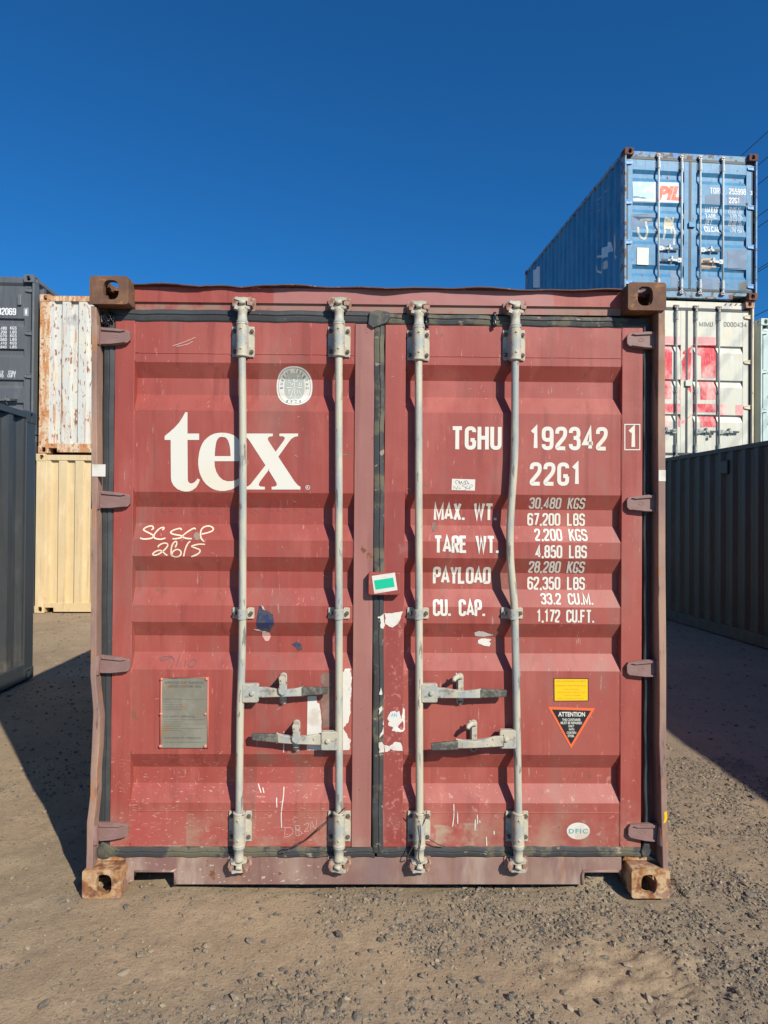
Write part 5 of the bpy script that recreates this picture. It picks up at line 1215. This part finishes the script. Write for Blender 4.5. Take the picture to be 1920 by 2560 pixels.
def gh(x, y):
    h = .016 * vnoise(x, y, 1.3, 11) + .010 * vnoise(x, y, .35, 12) + .006 * vnoise(x, y, .12, 13) + .0035 * vnoise(x, y, .045, 14)
    g = gravel_w(x, y); h = h + (.004 * vnoise(x, y, .022, 15)) * (.3 + g)
    m = np.exp(-((x - .95) / .42) ** 2 - ((y - 2.42) / .22) ** 2); h = h + m * (.022 * np.abs(vnoise(x, y, .16, 16)) * 2 + .020 * vnoise(x, y, .06, 17) + .012 * vnoise(x, y, .028, 18))
    tr = np.exp(-((x - 1.05 - .25 * (y - 2.3)) / .16) ** 2) * (1 / (1 + np.exp((y - 2.75) / .06))) * .9
    h = h - tr * (.004 + .005 * (np.sin((y * 1.0 + np.abs(x - 1.05 - .25 * (y - 2.3)) * .7) * 150) > .1) * (vnoise(x, y, .2, 19) > -.15))
    tr2 = np.exp(-((x + 1.25 + .5 * (y - 2.4)) / .15) ** 2); h = h - tr2 * .006
    h = h - .006 - .014 * np.exp(-((y - 3.02) / .12) ** 2) * (np.abs(x) < 1.3)
    mound = .075 * np.exp(-((x - .93) / .15) ** 2 - ((y - 3.08) / .12) ** 2) + .03 * np.exp(-((x + .88) / .14) ** 2 - ((y - 3.08) / .11) ** 2); h = h + mound
    f = 1 / (1 + np.exp((np.hypot(x, y - 2.5) - 9) / 1.5)); return h * f - .004
def axis(lo, fine0, fine1, hi, st, g):
    a = list(np.arange(fine0, fine1, st)); s_ = st; v = fine1
    while v < hi: a.append(v); s_ *= g; v += s_
    a.append(hi); s_ = st; v = fine0 - st; pre = []
    while v > lo: pre.append(v); s_ *= g; v -= s_
    return np.array([lo] + pre[::-1] + a)
gx = axis(-150, -2.2, 2.4, 150, .011, 1.045); gy = axis(-60, 1.95, 4.0, 400, .010, 1.035)
X, Yg = np.meshgrid(gx, gy); Z = gh(X, Yg)
nx_, ny_ = len(gx), len(gy); vs = np.stack([X, Yg, Z], -1).reshape(-1, 3)
ii = (np.arange(ny_ - 1)[:, None] * nx_ + np.arange(nx_ - 1)[None, :]).ravel()
fc = np.stack([ii, ii + 1, ii + nx_ + 1, ii + nx_], 1)
def np_mesh(name, v, f, smooth=True):
    me = bpy.data.meshes.new(name); me.vertices.add(len(v)); me.vertices.foreach_set('co', v.astype(np.float32).ravel())
    k_ = f.shape[1]; me.loops.add(f.size); me.loops.foreach_set('vertex_index', f.astype(np.int32).ravel())
    me.polygons.add(len(f)); me.polygons.foreach_set('loop_start', np.arange(0, f.size, k_, dtype=np.int32))
    me.polygons.foreach_set('use_smooth', np.full(len(f), smooth)); me.update(calc_edges=True); return me
gme = np_mesh('ground', vs, fc)
at = gme.attributes.new('gravel', 'FLOAT', 'POINT'); at.data.foreach_set('value', gravel_w(vs[:, 0], vs[:, 1]).astype(np.float32))
m_g = mat('dusty_ground', (.36, .265, .165), .95, 0, [dict(col=(.295, .215, .135), scale=1.1, lo=.4, hi=.65, detail=6), dict(col=(.41, .305, .195), scale=3.5, lo=.5, hi=.7, detail=5, amt=.7), dict(col=(.20, .15, .10), scale=26, lo=.54, hi=.66, detail=7, amt=.5), dict(col=(.15, .13, .105), scale=120, lo=.56, hi=.62, detail=4, amt=.6), dict(col=(.46, .36, .25), scale=110, lo=.64, hi=.68, detail=2, amt=.5)],
          bump=[(9, .005, 5, 'n'), (80, .0035, 5, 'n'), (300, .0018, 3, 'n')])
# grey gravelly areas
t = m_g.node_tree; b = next(n for n in t.nodes if n.type == 'BSDF_PRINCIPLED'); src = b.inputs['Base Color'].links[0].from_socket
an = t.nodes.new('ShaderNodeAttribute'); an.attribute_name = 'gravel'; mixn = t.nodes.new('ShaderNodeMix'); mixn.data_type = 'RGBA'
mm = t.nodes.new('ShaderNodeMath'); mm.operation = 'MULTIPLY'; mm.inputs[1].default_value = .55; t.links.new(an.outputs['Fac'], mm.inputs[0]); t.links.new(mm.outputs[0], mixn.inputs[0])
t.links.new(src, mixn.inputs[6]); mixn.inputs[7].default_value = (.235, .19, .135, 1); t.links.new(mixn.outputs[2], b.inputs['Base Color'])
G_ = obj('ground', gme, m_g); G_['kind'] = 'structure'
# stones
ph = (1 + 5 ** .5) / 2
ico = np.array([(-1, ph, 0), (1, ph, 0), (-1, -ph, 0), (1, -ph, 0), (0, -1, ph), (0, 1, ph), (0, -1, -ph), (0, 1, -ph), (ph, 0, -1), (ph, 0, 1), (-ph, 0, -1), (-ph, 0, 1)]) / 1.902
icf = np.array([(0, 11, 5), (0, 5, 1), (0, 1, 7), (0, 7, 10), (0, 10, 11), (1, 5, 9), (5, 11, 4), (11, 10, 2), (10, 7, 6), (7, 1, 8), (3, 9, 4), (3, 4, 2), (3, 2, 6), (3, 6, 8), (3, 8, 9), (4, 9, 5), (2, 4, 11), (6, 2, 10), (8, 6, 7), (9, 8, 1)])
def stones(n, xr, yr, smean, sig, smax, dens, sink=.25, view=True):
    x = rng.uniform(*xr, n * 3); y = rng.uniform(*yr, n * 3) if yr[1] < 6 else yr[0] + (yr[1] - yr[0]) * rng.random(n * 3) ** 1.4
    keep = rng.random(n * 3) < dens(x, y)
    if view: keep &= (np.abs(x) < .62 * y + .3)
    ca, sa = math.cos(MAIN_O[2]), math.sin(MAIN_O[2]); lx = (x - MAIN_O[0]) * ca + (y - MAIN_O[1]) * sa; ly = -(x - MAIN_O[0]) * sa + (y - MAIN_O[1]) * ca
    keep &= ~((lx > -.02) & (lx < .2) & (ly > -.02) & (ly < 6.1)) & ~((lx > 2.24) & (lx < 2.47) & (ly > -.02) & (ly < 6.1)) & ~((lx > 0) & (lx < 2.44) & (ly > .5) & (ly < 6.1))
    x, y = x[keep][:n], y[keep][:n]; n = len(x)
    s_ = np.minimum(smean * np.exp(rng.normal(0, sig, n)), smax)
    v = ico[None] * (1 + rng.uniform(-.28, .28, (n, 12, 1))) * rng.uniform(.7, 1.25, (n, 1, 3)) * np.array([1, 1, .62]); a = rng.uniform(0, 6.28, n); c, s2 = np.cos(a)[:, None], np.sin(a)[:, None]
    vx = v[..., 0] * c - v[..., 1] * s2; vy = v[..., 0] * s2 + v[..., 1] * c
    tl = rng.normal(0, .25, n)[:, None]; vz = v[..., 2] + vx * tl
    P = np.stack([x[:, None] + vx * s_[:, None], y[:, None] + vy * s_[:, None], (gh(x, y) + s_ * sink * rng.uniform(-.9, 1.0, n))[:, None] + vz * s_[:, None]], -1)
    F = icf[None] + (np.arange(n) * 12)[:, None, None]; return P.reshape(-1, 3), F.reshape(-1, 3)
def merge(parts):
    V, F, o = [], [], 0
    for v, f in parts: V.append(v); F.append(f + o); o += len(v)
    return np.concatenate(V), np.concatenate(F)
d1 = lambda x, y: (.07 + .93 * gravel_w(x, y) ** 1.6) * (.35 + .65 * (vnoise(x, y, .13, 31) + .3 * vnoise(x, y, .05, 32) > -.08))
d2 = lambda x, y: .25 + .75 * np.exp(-((x - .8) / .7) ** 2 - ((y - 2.2) / .35) ** 2)
ST = merge([stones(52000, (-2.2, 2.4), (1.95, 4.6), .0037, .5, .013, d1, .35), stones(2600, (-1.9, 2), (1.95, 3.2), .0078, .35, .018, d1, .3), stones(110, (-1.6, 1.6), (1.95, 2.8), .013, .3, .026, d2, .3),
            stones(9000, (-6, 6), (3.9, 12), .008, .4, .022, lambda x, y: np.full_like(x, .5)), ])
m_st = mat('gravel_stone', (.18, .17, .15), .85, 0, island=[(.065, .062, .055), (.15, .13, .105), (.09, .09, .08), (.25, .195, .13), (.17, .145, .11), (.33, .27, .19)], layers=[dict(col=(.33, .245, .155), scale=90, lo=.50, hi=.62, amt=.55)], bump=[(300, .001, 3, 'n')])
so_ = obj('gravel', np_mesh('gravel', *ST, smooth=False), m_st); so_['kind'] = 'stuff'; so_['label'] = 'loose grey stones and grit scattered over the dusty ground'
bpy.context.view_layer.update()
